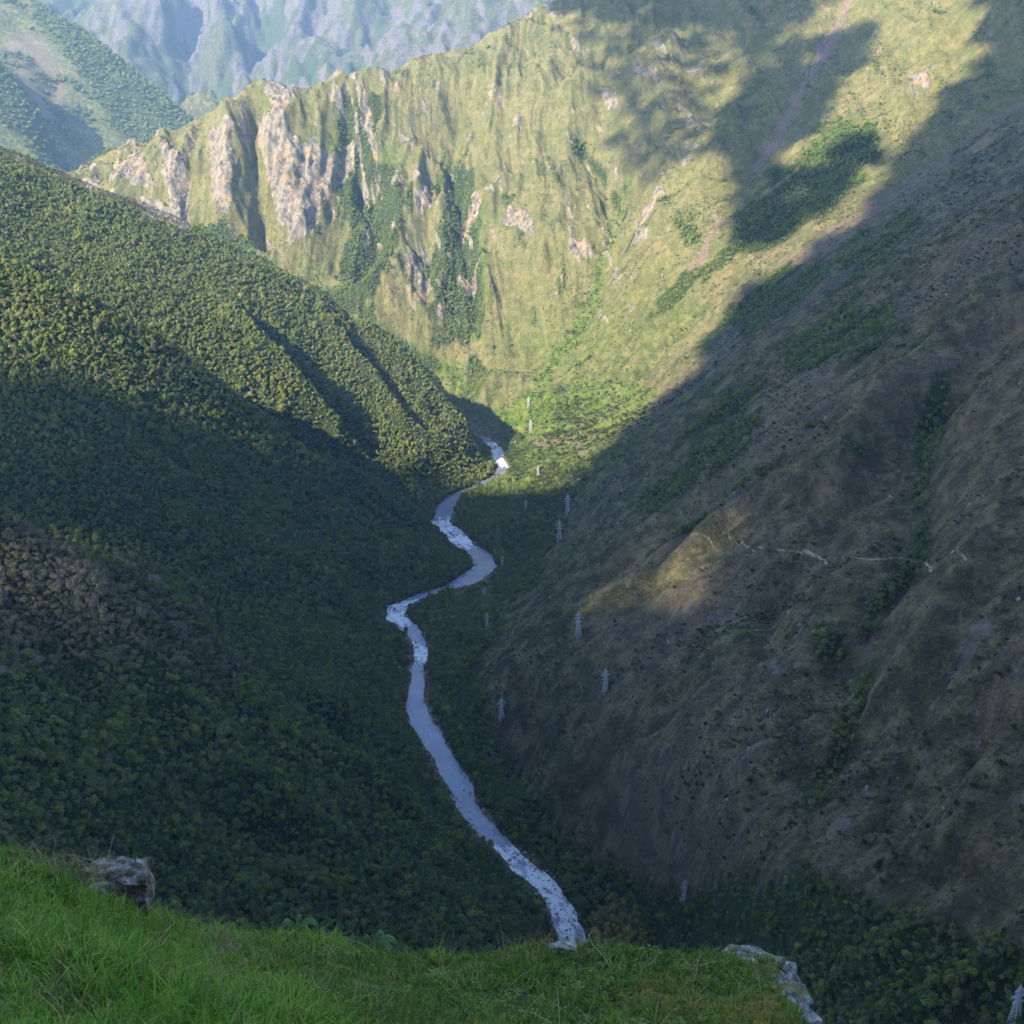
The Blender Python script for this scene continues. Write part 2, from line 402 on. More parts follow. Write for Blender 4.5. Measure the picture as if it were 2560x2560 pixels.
forest = LEFT.copy()
patch = np.zeros_like(forest)
for q in DENSE: patch = np.maximum(patch, zone(q, 26))
patch = np.maximum(patch, .62 * along([(1790, 700), (1745, 850), (1738, 1000), (1735, 1060), (1652, 1150), (1632, 1250), (1625, 1330), (1582, 1400), (1535, 1500)], 20))
patch = np.maximum(patch, .8 * along([(1253, 570), (1305, 520), (1358, 485), (1421, 450)], 12))
patch = np.maximum(patch, .7 * along([(1085, 270), (1140, 340), (1172, 405)], 9))
patch = np.maximum(patch, .5 * zone([(560, 520), (700, 560), (760, 640), (850, 680), (980, 700), (930, 790), (850, 740), (700, 640)], 20))
brk = np.where(WX > .5, fbm(X / 70, Y / 16, 160, 4), fbm(X / 20, Y / 60, 164, 4))
forest = np.maximum(forest, sstep(.30, .62, patch + .75 * brk))
FLOOR = zone([(890, 790), (1000, 745), (1130, 720), (1230, 730), (1230, 800), (1100, 930), (960, 930), (950, 880), (950, 820)], 12)
CLIFFS = [
    [(395, 250), (432, 222), (446, 300), (440, 400), (415, 405), (400, 330)],
    [(482, 225), (520, 195), (560, 260), (600, 275), (660, 290), (672, 322), (610, 380), (582, 440), (548, 468), (528, 410), (503, 330)],
    [(210, 312), (262, 285), (285, 330), (300, 360), (240, 352)], [(300, 270), (330, 262), (345, 340), (362, 430), (330, 430), (310, 350)],
    [(250, 370), (300, 380), (350, 430), (300, 425)], [(150, 338), (185, 335), (190, 358), (155, 356)],
    [(500, 158), (552, 162), (548, 200), (505, 205)], [(652, 280), (672, 270), (676, 330), (662, 322)],
    [(770, 360), (810, 330), (815, 380), (790, 400)], [(960, 400), (1010, 420), (1000, 445), (950, 430)], [(1710, 145), (1765, 130), (1755, 165), (1715, 170)],
    [(1270, 1570), (1292, 1560), (1295, 1595), (1275, 1612)], [(1630, 1190), (1650, 1195), (1648, 1230), (1632, 1225)], [(440, 470), (460, 480), (455, 520), (445, 510)],
]
rock = np.zeros_like(Z)
for q in CLIFFS: rock = np.maximum(rock, zone(q, 14))
crag = .9 * sstep(.30, .56, fbm((X + .3 * Y) / 17, Y / 46, 110, 4) + .45 * fbm(X / 130, Y / 130, 115, 2))
fin = fbm((X + .35 * Y) / 13, Y / 55, 118, 4) + .35 * fbm(X / 50, Y / 50, 119, 3)
rock = np.maximum(sstep(.30, .55, rock * .95 + .5 * fin - .06), crag * BACK * sstep(.2, .6, SL) * (1 - .6 * sstep(1150, 1400, PXM)) * (1 - sstep(560, 660, PYM)))
rock = np.maximum(rock, .85 * sstep(.34, .55, fbm(X / 14, Y / 8, 120, 4) + .4 * fbm(X / 70, Y / 60, 125, 2)) * sstep(1050, 1200, PXM) * sstep(1050, 1150, PYM) * sstep(1650, 1500, PYM) * (1 - BACK))
rock *= (1 - LEFT) * (1 - .85 * FLOOR)
forest = np.clip(forest * (1 - rock * .9), 0, 1)
soil = np.maximum(along([(1612, -30), (1590, 30), (1556, 75), (1545, 120), (1500, 190), (1470, 245), (1440, 290), (1425, 320)], 7),
                  .9 * along([(1355, 415), (1335, 450), (1318, 490), (1300, 512)], 4.5))
soil = np.maximum(soil, .8 * zone([(1555, 60), (1575, 40), (1580, 70), (1558, 110), (1545, 130)], 5))
soil = np.maximum(soil, .45 * along([(1932, 200), (1760, 320), (1640, 400), (1520, 480), (1480, 500)], 16))
soil = np.maximum(soil, .22 * sstep(.2, .55, fbm(X / 60, Y / 25, 130, 3)) * sstep(1250, 1400, PXM) * (1 - BACK))
soil = np.maximum(soil, .8 * along([(1010, 845), (1060, 835), (1100, 850)], 4) + .7 * along([(1000, 835), (1060, 828), (1120, 826)], 3))
soil = np.maximum(soil, (.10 + .30 * sstep(-.1, .5, fbm(X / 90, Y / 50, 135, 3))) * (1 - BACK) * sstep(1020, 1200, PXM))
soil *= 1 - LEFT
lush = np.clip(.4 * zone([(960, 620), (1150, 560), (1300, 540), (1420, 600), (1300, 720), (1150, 770), (980, 760)], 60) + FLOOR + zone([(885, 360), (912, 380), (915, 640), (880, 650)], 8) + .8 * zone([(560, 480), (650, 560), (760, 640), (880, 690), (900, 790), (760, 680), (600, 560)], 20)  # first zone paints the low glow, narrow strip the gully's sunlit side
               + .6 * along([(1185, 350), (1150, 450), (1120, 560), (1080, 640), (1020, 720)], 14) + .5 * zone([(600, 270), (700, 200), (760, 300), (640, 380)], 20), 0, 1)
# broken ground on the cliffs
cl = rock * BACK
Z += cl * (16 * (ridged((X + ws1 * .2) / 20, Y / 90, 140, 3) - .5) + 5 * fbm(X / 8, Y / 12, 145, 3))
Z += rock * (1 - BACK) * 2.5 * fbm(X / 7, Y / 7, 150, 2)

# ------------------------------------------------------------------ materials
def mat_new(name):
    m = bpy.data.materials.new(name); m.use_nodes = True
    nt = m.node_tree; b = nt.nodes['Principled BSDF']
    b.inputs['Specular IOR Level'].default_value = .15
    b.inputs['Roughness'].default_value = .9
    return m, nt, b
def N(nt, t, **kw):
    n = nt.nodes.new('ShaderNode' + t)
    for k, v in kw.items():
        if k in n.inputs: n.inputs[k].default_value = v
        else: setattr(n, k, v)
    return n
def ramp(nt, fac, stops):
    r = N(nt, 'ValToRGB'); e = r.color_ramp.elements
    e[0].position, e[0].color = stops[0][0], (*stops[0][1], 1); e[1].position, e[1].color = stops[-1][0], (*stops[-1][1], 1)
    for p, c in stops[1:-1]:
        q = e.new(p); q.color = (*c, 1)
    nt.links.new(fac, r.inputs['Fac']); return r.outputs['Color']
def mixc(nt, f, a, b):
    m = N(nt, 'Mix', data_type='RGBA')
    for sck, v in ((m.inputs[0], f), (m.inputs[6], a), (m.inputs[7], b)):
        if isinstance(v, bpy.types.NodeSocket): nt.links.new(v, sck)
        elif isinstance(v, tuple): sck.default_value = (*v, 1)
        else: sck.default_value = v
    return m.outputs[2]
def math_(nt, op, a, b=None, clamp=False):
    m = N(nt, 'Math', operation=op); m.use_clamp = clamp
    for sck, v in zip(m.inputs, (a, b)):
        if v is None: continue
        if isinstance(v, bpy.types.NodeSocket): nt.links.new(v, sck)
        else: sck.default_value = v
    return m.outputs[0]
def noise(nt, vec, scale, detail=4, rough=.55):
    n = N(nt, 'TexNoise'); n.inputs['Scale'].default_value = scale; n.inputs['Detail'].default_value = detail; n.inputs['Roughness'].default_value = rough
    if vec is not None: nt.links.new(vec, n.inputs['Vector'])
    return n.outputs['Fac']
def mapping(nt, scale):
    g = N(nt, 'NewGeometry'); mp = N(nt, 'Mapping'); mp.inputs['Scale'].default_value = scale
    nt.links.new(g.outputs['Position'], mp.inputs['Vector']); return mp.outputs['Vector']
def attr(nt, name):
    a = N(nt, 'Attribute'); a.attribute_name = name; return a.outputs['Fac']
def bump(nt, b, h, strength, dist):
    n = N(nt, 'Bump'); n.inputs['Strength'].default_value = strength; n.inputs['Distance'].default_value = dist
    nt.links.new(h, n.inputs['Height']); nt.links.new(n.outputs['Normal'], b.inputs['Normal'])

def terrain_material():
    m, nt, b = mat_new('mountain ground')
    w1, w2 = mapping(nt, (1, 1, 1)), mapping(nt, (1, 1, .35))
    big, mid, fine = noise(nt, w1, .012, 3), noise(nt, w1, .07, 5, .62), noise(nt, w1, .33, 4, .7)
    stretch = noise(nt, w2, .11, 5, .65)
    sa, sb = noise(nt, mapping(nt, (.3, 1, .3)), .10, 6, .72), noise(nt, mapping(nt, (1, .3, .22)), .085, 6, .72)   # streaks running downhill; their tones also stand in for rib shading
    streak = N(nt, 'Mix', data_type='FLOAT'); nt.links.new(attr(nt, 'across'), streak.inputs[0]); nt.links.new(sb, streak.inputs[2]); nt.links.new(sa, streak.inputs[3]); streak = streak.outputs[0]
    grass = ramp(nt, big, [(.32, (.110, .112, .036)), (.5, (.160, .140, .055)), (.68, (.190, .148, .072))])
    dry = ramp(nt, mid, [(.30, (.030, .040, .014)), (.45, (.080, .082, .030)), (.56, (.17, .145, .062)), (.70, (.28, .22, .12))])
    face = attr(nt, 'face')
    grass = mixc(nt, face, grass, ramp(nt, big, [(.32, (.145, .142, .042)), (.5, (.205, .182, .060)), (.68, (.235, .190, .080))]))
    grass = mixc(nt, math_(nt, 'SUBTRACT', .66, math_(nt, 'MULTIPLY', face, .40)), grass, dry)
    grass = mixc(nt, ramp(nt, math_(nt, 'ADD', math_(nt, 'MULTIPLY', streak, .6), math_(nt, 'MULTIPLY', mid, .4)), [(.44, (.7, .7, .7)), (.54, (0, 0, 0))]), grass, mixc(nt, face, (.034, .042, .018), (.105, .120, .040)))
    grass = mixc(nt, ramp(nt, math_(nt, 'ADD', math_(nt, 'MULTIPLY', streak, .45), math_(nt, 'MULTIPLY', fine, .55)), [(.55, (0, 0, 0)), (.66, (.75, .75, .75))]), grass, (.26, .20, .12))
    speck = noise(nt, w1, .62, 3, .75)
    grass = mixc(nt, ramp(nt, speck, [(.36, (.75, .75, .75)), (.45, (0, 0, 0))]), grass, (.022, .028, .012))
    grass = mixc(nt, ramp(nt, speck, [(.58, (0, 0, 0)), (.68, (.6, .6, .6))]), grass, (.27, .22, .135))
    lush_litc = ramp(nt, mid, [(.3, (.040, .075, .012)), (.5, (.095, .14, .024)), (.72, (.19, .20, .05))])
    c = mixc(nt, attr(nt, 'lush'), grass, lush_litc)
    rockc = ramp(nt, stretch, [(.32, (.055, .050, .042)), (.43, (.15, .13, .10)), (.56, (.26, .215, .16)), (.75, (.36, .31, .25))])
    rockc = mixc(nt, math_(nt, 'GREATER_THAN', noise(nt, w1, .035, 3), .58), rockc, mixc(nt, .5, rockc, (.40, .25, .12)))
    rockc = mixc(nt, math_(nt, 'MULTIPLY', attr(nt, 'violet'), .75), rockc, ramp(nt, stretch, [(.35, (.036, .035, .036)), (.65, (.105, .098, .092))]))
    soilc = ramp(nt, fine, [(.3, (.095, .062, .045)), (.7, (.30, .22, .17))])
    c = mixc(nt, attr(nt, 'soil'), c, soilc)
    c = mixc(nt, attr(nt, 'forest'), c, ramp(nt, mid, [(.3, (.022, .036, .012)), (.7, (.06, .08, .026))]))
    rk = N(nt, 'MapRange', interpolation_type='SMOOTHSTEP'); nt.links.new(math_(nt, 'ADD', attr(nt, 'rock'), math_(nt, 'MULTIPLY', math_(nt, 'SUBTRACT', mid, .5), 1.1)), rk.inputs['Value'])
    rk.inputs['From Min'].default_value, rk.inputs['From Max'].default_value = .36, .62
    c = mixc(nt, rk.outputs[0], c, rockc)
    nt.links.new(c, b.inputs['Base Color'])
    h = math_(nt, 'ADD', math_(nt, 'MULTIPLY', noise(nt, w2, .22, 6, .68), 1.0), math_(nt, 'MULTIPLY', fine, .35))
    h = math_(nt, 'ADD', h, math_(nt, 'MULTIPLY', noise(nt, w1, .9, 4, .7), .22))
    bump(nt, b, h, 1.0, 6.5)
    return m
M_TERRAIN = terrain_material()

# ------------------------------------------------------------------ the valley sides as one sheet
def grid_faces(ny, nx):
    i = np.arange(ny * nx).reshape(ny, nx)
    return np.stack([i[:-1, :-1], i[:-1, 1:], i[1:, 1:], i[1:, :-1]], -1).reshape(-1, 4)
F = grid_faces(*KEEP.shape)
F = NODE.ravel()[F]
F = F[(F >= 0).all(1)]
V, (a1, a2, a3, a4) = np.stack([X, Y, Z], -1), (forest, rock, soil, lush)
tm = np_mesh('valley_terrain', V, F, M_TERRAIN)
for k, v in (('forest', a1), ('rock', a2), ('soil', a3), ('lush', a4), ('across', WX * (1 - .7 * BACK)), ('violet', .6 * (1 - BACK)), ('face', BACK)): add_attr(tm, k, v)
new_obj('valley_terrain', tm, kind='structure')
print('terrain quads', len(F))

# ------------------------------------------------------------------ the mountain the camera stands on
hx, hy = np.arange(-2200, 2400.1, 25.), np.arange(-1600, 300.1, 25.)
gx2, gy2 = np.meshgrid(hx, hy)
hz = sample(HC, XC, YC, gx2, gy2) + 22 * (ridged(gx2 / 260, gy2 / 260, 200, 4) - .5) * sstep(60, 300, np.hypot(gx2, gy2)) - 4
hm = np_mesh('hillside', np.stack([gx2, gy2, hz], -1).reshape(-1, 3), grid_faces(*gx2.shape), M_TERRAIN)
for k, v in (('forest', .7), ('rock', 0), ('soil', 0), ('lush', .4), ('across', 0), ('violet', 0)): add_attr(hm, k, np.full(gx2.size, v))
new_obj('hillside', hm, kind='structure')

# ------------------------------------------------------------------ far mountains
P2 = []
def far_line(pts, back=(), step=150.):
    for q in densify(pts, step):
        P2.append(sight(*q))
        for dd, drop in back: P2.append(sight(q[0], q[1], q[2] + dd) - np.array([0, 0, drop]))
far_line([(-400, -300, 4350), (60, -5, 4200), (130, 45, 4160), (200, 90, 4130), (300, 170, 4080), (380, 242, 4030), (450, 310, 4000)], back=((220, 130), (500, 330)))
far_line([(-300, -40, 3560), (0, 115, 3560), (60, 200, 3530), (130, 325, 3480)], back=((110, 60),))
for q in [(200, 340, 3640), (300, 300, 3780), (150, 200, 3880), (100, 100, 3990), (40, 60, 4020), (0, 40, 3980), (-200, -60, 3950), (250, 220, 3960), (0, 330, 3350), (300, 430, 3450), (-300, 300, 3250), (700, 500, 3400)]: P2.append(sight(*q))
far_line([(300, 190, 4650), (340, 187, 4600), (385, 190, 4560), (430, 200, 4530), (500, 230, 4500)], back=((120, 90), (300, 250)))
for px, py, d in [(100, 195, 5600), (300, 195, 5650), (430, 205, 5700), (560, 195, 5500), (700, 180, 5200), (850, 150, 4900), (1000, 110, 4750), (1200, 60, 4700),
                  (100, 80, 5950), (300, 100, 5900), (420, 110, 5950), (600, 90, 5800), (750, 70, 5500), (900, 40, 5250), (1050, 0, 5150), (1300, -60, 5100),
                  (0, -20, 6300), (200, 0, 6300), (400, 0, 6300), (600, -10, 6200), (800, -20, 5900), (1000, -80, 5700), (1300, -200, 5700),
                  (-200, -200, 6900), (200, -200, 6900), (600, -200, 6800), (1000, -250, 6500), (1500, -400, 6600), (300, -420, 7500), (900, -450, 7400), (-300, -420, 7500), (1600, -600, 7600),
                  (430, 300, 5000), (700, 260, 4600), (200, 300, 5000), (1000, 200, 4200), (1300, 100, 4100), (-300, 250, 5000), (-300, 0, 6100)]: P2.append(sight(px, py, d))
for ln, dd in [([(690, -30), (660, 60), (610, 165)], -150), ([(560, -30), (555, 60), (560, 150)], -120), ([(330, -20), (300, 60), (235, 150)], -200), ([(420, 40), (450, 110), (480, 170)], -110), ([(800, -20), (770, 50), (740, 110)], -120),
               ([(492, -30), (500, 40), (508, 100), (505, 150), (470, 190)], 330), ([(620, -20), (610, 60), (585, 150)], 90), ([(380, 0), (370, 90), (330, 160)], 200), ([(440, 150), (400, 175), (350, 190)], 160), ([(730, 0), (705, 70), (670, 140)], 90)]:
    for a, b in zip(ln[:-1], ln[1:]):
        for t in (0, .33, .66):
            px, py = a[0] + (b[0] - a[0]) * t, a[1] + (b[1] - a[1]) * t
            P2.append(sight(px, py, 5650 + (195 - py) * 3.3 - max(0, px - 560) * 1.3 + dd))
P2 = np.array(P2)
x2, y2 = np.arange(-3600, 3700, 15.), np.arange(2950, 8300, 15.)
GX, GY = np.meshgrid(x2, y2)
xc2, yc2 = np.arange(-3700, 3850, 75.), np.arange(2850, 8450, 75.)
cx2, cy2 = np.meshgrid(xc2, yc2)
far_c = rbf_eval(P2, rbf_fit(P2, 4.), cx2, cy2)
GZ = cubic_matrix(yc2, y2) @ far_c @ cubic_matrix(xc2, x2).T
pf, qf, df = seen(GX, GY, GZ)
kf = (pf > -200) & (pf < 1500) & (qf > -700) & (qf < 460)
fi = np.full(kf.shape, -1); fi[kf] = np.arange(kf.sum())
FX, FY, FZ, FP, FQ = GX[kf], GY[kf], GZ[kf], pf[kf], qf[kf]
FARM = sstep(4750, 5100, FY)
w1, w2 = fbm(FX / 500, FY / 500, 210, 3) * 160, fbm(FX / 500, FY / 500, 214, 3) * 160
FZ = FZ + FARM * (200 * (ridged((FX + w1) / 360, (FY + w2) / 1300, 220, 3, .5) - .55) + 110 * (ridged((FX + w1 * .6) / 120, (FY + w2) / 420, 222, 4, .6) - .55) + 45 * fbm(FX / 40, FY / 80, 225, 3)) \
     + (1 - FARM) * (60 * (ridged((FX + w1) / 300, (FY + w2) / 300, 230, 4) - .55) + 14 * fbm(FX / 45, FY / 45, 235, 3))
frock = FARM * (.15 + .75 * sstep(-.15, .3, .55 * fbm(FX / 260, FY / 420, 240, 3) + .9 * fbm((FX + .2 * FY) / 45, FY / 150, 243, 4)))
fwood = np.maximum((1 - FARM) * np.maximum(in_poly(FP, FQ, [(60, 0), (200, 90), (300, 170), (380, 242), (380, 300), (250, 280), (180, 180), (120, 100), (70, 40)], 12),
                                           in_poly(FP, FQ, [(-200, 60), (0, 115), (60, 200), (130, 325), (100, 340), (40, 260), (-10, 240), (-200, 200)], 10)),
                   FARM * (.55 + .4 * sstep(-.05, .3, fbm(FX / 120, FY / 220, 250, 4))))
fwood = np.maximum(fwood, (1 - FARM) * .8 * sstep(.1, .4, fbm(FX / 110, FY / 110, 255, 3)))
fsoil = (1 - FARM) * .6 * in_poly(FP, FQ, [(60, 60), (110, 120), (140, 240), (100, 240), (30, 160), (0, 100), (30, 60)], 15)
FF = grid_faces(*kf.shape); FF = fi.ravel()[FF]; FF = FF[(FF >= 0).all(1)]
fsplit = FY[FF[:, 0]] > 4800
for part in (~fsplit, fsplit):
    f = FF[part]; u = np.unique(f); r = np.zeros(len(FX), int); r[u] = np.arange(len(u))
    m = np_mesh('mountain', np.stack([FX, FY, FZ], -1)[u], r[f], M_TERRAIN)
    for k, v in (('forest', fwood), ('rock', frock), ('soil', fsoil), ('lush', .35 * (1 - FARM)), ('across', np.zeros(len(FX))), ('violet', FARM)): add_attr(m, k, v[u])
    new_obj('mountain', m, kind='structure')
print('far quads', len(FF))

# ------------------------------------------------------------------ the river
def river_material():
    m, nt, b = mat_new('silty river water')
    v = mapping(nt, (1, 1, 1))
    cx_ = N(nt, 'CombineXYZ'); nt.links.new(attr(nt, 'flow'), cx_.inputs[0]); nt.links.new(attr(nt, 'cross'), cx_.inputs[1])
    rip = noise(nt, cx_.outputs[0], .22, 6, .72); big = noise(nt, v, .03, 3)
    foam = N(nt, 'MapRange', interpolation_type='SMOOTHSTEP')
    nt.links.new(math_(nt, 'ADD', math_(nt, 'ADD', rip, math_(nt, 'MULTIPLY', big, .5)), math_(nt, 'MULTIPLY', attr(nt, 'rapid'), .3)), foam.inputs['Value'])
    foam.inputs['From Min'].default_value, foam.inputs['From Max'].default_value = .93, 1.12
    c = mixc(nt, foam.outputs[0], ramp(nt, big, [(.3, (.095, .112, .175)), (.7, (.155, .168, .225))]), (.58, .58, .60))
    nt.links.new(c, b.inputs['Base Color'])
    r = N(nt, 'MapRange'); nt.links.new(foam.outputs[0], r.inputs['Value']); r.inputs['To Min'].default_value, r.inputs['To Max'].default_value = .22, .85
    nt.links.new(r.outputs[0], b.inputs['Roughness']); b.inputs['Specular IOR Level'].default_value = .5
    bump(nt, b, rip, .5, 1.2)
    return m
M_WATER = river_material()
tt = np.linspace(0, len(RIV) - 1, 520)
cxr, cyr = (cubic_matrix(np.arange(len(RIV)) * 1., tt) @ RIV[:, :2]).T
wr = np.interp(tt, np.arange(len(RIV)), RIV[:, 2])
tx, ty = np.gradient(cxr), np.gradient(cyr); tl = np.hypot(tx, ty); tx, ty = tx / tl, ty / tl
acr = np.linspace(-.72, .72, 13)
rv = np.stack([cxr[:, None] + ty[:, None] * acr * wr[:, None], cyr[:, None] - tx[:, None] * acr * wr[:, None], np.full((520, 13), 0.)], -1)
rv[..., 2] = .35 + .35 * fbm(rv[..., 0] / 7, rv[..., 1] / 7, 300, 3)
rm = np_mesh('river', rv.reshape(-1, 3), grid_faces(520, 13), M_WATER)
rapid = np.zeros(520)
for a, b in ((2.0, 6.3), (14, 15.3), (16.5, 19), (23.6, 26.3), (31, 33.6)): rapid = np.maximum(rapid, sstep(a - .5, a + .3, tt) * sstep(b + .5, b - .3, tt))
add_attr(rm, 'rapid', np.repeat(rapid, 13))
add_attr(rm, 'flow', np.repeat(np.cumsum(np.hypot(np.gradient(cxr), np.gradient(cyr))) * .35, 13)); add_attr(rm, 'cross', (acr[None] * wr[:, None]).ravel())
new_obj('river', rm, kind='structure')

# ------------------------------------------------------------------ unseen clouds behind and above the camera, puffs placed to cast the outlined shade
SHADE = [[(-600, 690), (0, 765), (200, 815), (400, 850), (560, 890), (750, 925), (900, 945), (1110, 925), (1180, 850), (1300, 735), (1370, 650), (1365, 600), (1420, 560), (1530, 490), (1650, 400), (1700, 290), (1800, 200), (1880, 130), (1870, 60), (1900, -50), (9000, -3000), (9000, 9000), (-9000, 9000), (-9000, 690)],
         [(1380, 440), (1400, 380), (1350, 300), (1390, 180), (1480, 90), (1540, 60), (1600, 70), (1640, 60), (1640, 110), (1560, 180), (1560, 230), (1470, 310), (1500, 340), (1640, 250), (1660, 290), (1560, 400), (1440, 480)],
         [(1000, -160), (1400, -220), (1620, -160), (1520, 40), (1440, 85), (1320, 60), (1180, 40), (1060, 25)],
         [(1150, 160), (1310, 170), (1300, 240), (1180, 230)]]
VEIL = [([(980, -120), (1600, -120), (1520, 50), (1390, 150), (1350, 300), (1190, 340), (1150, 200), (1080, 60)], .62),        # sight-line outline, cover
        ([(-200, 900), (0, 965), (130, 1030), (260, 1080), (360, 1140), (480, 1255), (640, 1400), (740, 1480), (700, 1530), (520, 1440), (380, 1330), (200, 1250), (0, 1180), (-200, 1120)], .42)]
GAP = [(1090, 1150), (1190, 1045), (1300, 990), (1400, 1040), (1370, 1125), (1220, 1165)]
ZG = WYM @ HC @ WXM; ZG[KEEP] = Z
DECK = 2350.0
def shade_of(qx, qy, qz):
    """Where the shade of a point in the sky falls; returns its sight line."""
    t = np.arange(0, 9000, 25.) / 1.0
    hit = np.full(qx.shape, -1.)
    hxp, hyp, hzp = qx.copy(), qy.copy(), qz.copy()
    for k in t:
        x, y, z = qx - TO_SUN[0] * k, qy - TO_SUN[1] * k, qz - TO_SUN[2] * k
        g = np.where((y > 232) & (y < 3345) & (x > -1495) & (x < 1895), sample(ZG, XF, YF, x, y), -50)
        new = (hit < 0) & (z < g)
        hit[new] = k; hxp[new], hyp[new], hzp[new] = x[new], y[new], z[new]
    return seen(hxp, hyp, hzp), hit > 0, hyp
def build_clouds():
    back = (DECK - 250) / TO_SUN[2]
    ox, oy = TO_SUN[0] * back, TO_SUN[1] * back
    qx, qy = np.meshgrid(np.arange(-1100, 2500, 38.) + ox, np.arange(-500, 4100, 38.) + oy)
    qx, qy = qx.ravel() + RNG.uniform(-14, 14, qx.size), qy.ravel() + RNG.uniform(-14, 14, qy.size)
    qz = np.full(qx.shape, DECK) + RNG.uniform(0, 60, qx.size)
    (px, py, d), hit, hy_ = shade_of(qx, qy, qz)
    m = np.zeros(qx.shape)
    for k, S in enumerate(SHADE): m = np.maximum(m, in_poly(px, py, S, 1.))
    m *= 1 - in_poly(px, py, GAP, 1.)
    near = hit & ((d < 420) | (py > PX + 200))
    m = np.where(near, 1, m); m = np.where(hit & (hy_ > 225), m, np.where(hit, 1, 0))
    wisp = np.zeros(len(m))
    for S, cover_ in VEIL:
        iv = (in_poly(px, py, S, 45.) > RNG.random(len(m))) & (in_poly(px, py, GAP, 1.) < .5) & (in_poly(px, py, SHADE[2], 1.) < .5) & (in_poly(px, py, SHADE[1], 1.) < .5)
        m = np.where(iv, 0, m); wisp = np.where(iv, cover_, wisp)
    wisp = np.where(hit & (in_poly(px, py, GAP, 1.) > .5), .42, wisp)
    inveil = in_poly(px, py, VEIL[1][0], 40.) > .3
    ok = m > .5
    deep = ok & ~inveil & (in_poly(px, py, SHADE[0], 1.) > .5) & (in_poly(px, py, GAP, 45.) < .02)
    bm = bmesh.new(); bmesh.ops.create_icosphere(bm, subdivisions=1, radius=1)
    bv = np.array([v.co[:] for v in bm.verts]); bf = np.array([[v.index for v in f.verts] for f in bm.faces]); bm.free()
    pos = np.stack([qx, qy, qz], -1)[ok]; extra = np.stack([qx, qy, qz], -1)[deep] + RNG.uniform(-1, 1, (int(deep.sum()), 3)) * np.array([22, 22, 10])
    extra = np.r_[extra, extra + RNG.uniform(-1, 1, extra.shape) * np.array([26, 26, 10])]
    pp = np.r_[np.stack([px, py], -1)[ok], np.tile(np.stack([px, py], -1)[deep], (2, 1))]; pos = np.r_[pos, extra]; zone_of = np.zeros(len(pos), int)
    thin = np.r_[in_poly(px, py, SHADE[3], 1.)[ok] > .5, np.zeros(len(extra), bool)] & (RNG.random(len(pos)) < .6)
    pos, pp, zone_of = pos[~thin], pp[~thin], zone_of[~thin]
    for k in (1, 2, 3): zone_of[in_poly(pp[:, 0], pp[:, 1], SHADE[k], 1.) > .5] = k
    wi = np.repeat(np.nonzero(wisp > 0)[0], 16); wi = wi[RNG.random(len(wi)) < wisp[wi] * 9 / 16]
    wpos = np.stack([qx, qy, qz], -1)[wi] + RNG.uniform(-1, 1, (len(wi), 3)) * np.array([22, 22, 12])
    pos = np.r_[pos, wpos]; zone_of = np.r_[zone_of, np.full(len(wpos), 4)]
    mc, nt, b = mat_new('cloud white'); b.inputs['Base Color'].default_value = (.9, .9, .9, 1)
    bump(nt, b, noise(nt, mapping(nt, (1, 1, 1)), .02, 5), .6, 20)
    for k in range(5):
        q = pos[zone_of == k]
        if not len(q): continue
        r = RNG.uniform(28, 42, len(q)) if k < 4 else RNG.uniform(8, 12, len(q))
        vv = (bv[None] * r[:, None, None] * np.array([1, 1, .7]) * RNG.uniform(.85, 1.15, (len(q), len(bv), 1)) + q[:, None]).reshape(-1, 3)
        ff = (bf[None] + (np.arange(len(q)) * len(bv))[:, None, None]).reshape(-1, 3)
        new_obj('cloud', np_mesh('cloud', vv, ff, mc), kind='structure')
        print('cloud puffs', len(q))
build_clouds()

# ------------------------------------------------------------------ the air
hb = bmesh.new(); bmesh.ops.create_cube(hb, size=1.0)
hmesh = bpy.data.meshes.new('haze'); hb.to_mesh(hmesh); hb.free()
haze = new_obj('haze', hmesh, kind='stuff')
zt = float(max(FZ.max(), Z.max(), hz.max())) + 20
haze.scale = (9400, 11000, zt + 900); haze.location = (0, 3400, (zt - 900) / 2)
print('haze top', zt, 'far min', FZ.min())
mh = bpy.data.materials.new('haze air'); mh.use_nodes = True
mh.node_tree.nodes.clear()
pv = mh.node_tree.nodes.new('ShaderNodeVolumePrincipled'); mo = mh.node_tree.nodes.new('ShaderNodeOutputMaterial')
pv.inputs['Color'].default_value = (.42, .64, 1.0, 1); pv.inputs['Density'].default_value = 0.52e-4; pv.inputs['Anisotropy'].default_value = 0.0
mh.node_tree.links.new(pv.outputs[0], mo.inputs['Volume'])
hmesh.materials.append(mh)

# ------------------------------------------------------------------ vegetation: prototypes
def leaf_material(name, dark, mid, light, trans=.25):
    m, nt, b = mat_new(name)
    oi = N(nt, 'ObjectInfo')
    c = ramp(nt, oi.outputs['Random'], [(0, dark), (.45, mid), (.8, light), (1, tuple(a * .6 + .4 * q for a, q in zip(light, (.20, .17, .09))))])
    n = noise(nt, mapping(nt, (1, 1, 1)), .02, 2)
    c = mixc(nt, math_(nt, 'MULTIPLY', n, .6), c, mid)
    nt.links.new(c, b.inputs['Base Color'])
    tr = N(nt, 'BsdfTranslucent'); nt.links.new(c, tr.inputs['Color'])
    mx = N(nt, 'MixShader'); mx.inputs[0].default_value = trans
    nt.links.new(b.outputs[0], mx.inputs[1]); nt.links.new(tr.outputs[0], mx.inputs[2])
    nt.links.new(mx.outputs[0], nt.nodes['Material Output'].inputs['Surface'])
    return m
M_LEAF = leaf_material('forest leaves', (.070, .112, .024), (.135, .185, .044), (.215, .245, .07))
M_LEAF2 = leaf_material('greyish forest leaves', (.095, .115, .050), (.145, .155, .068), (.20, .19, .09))
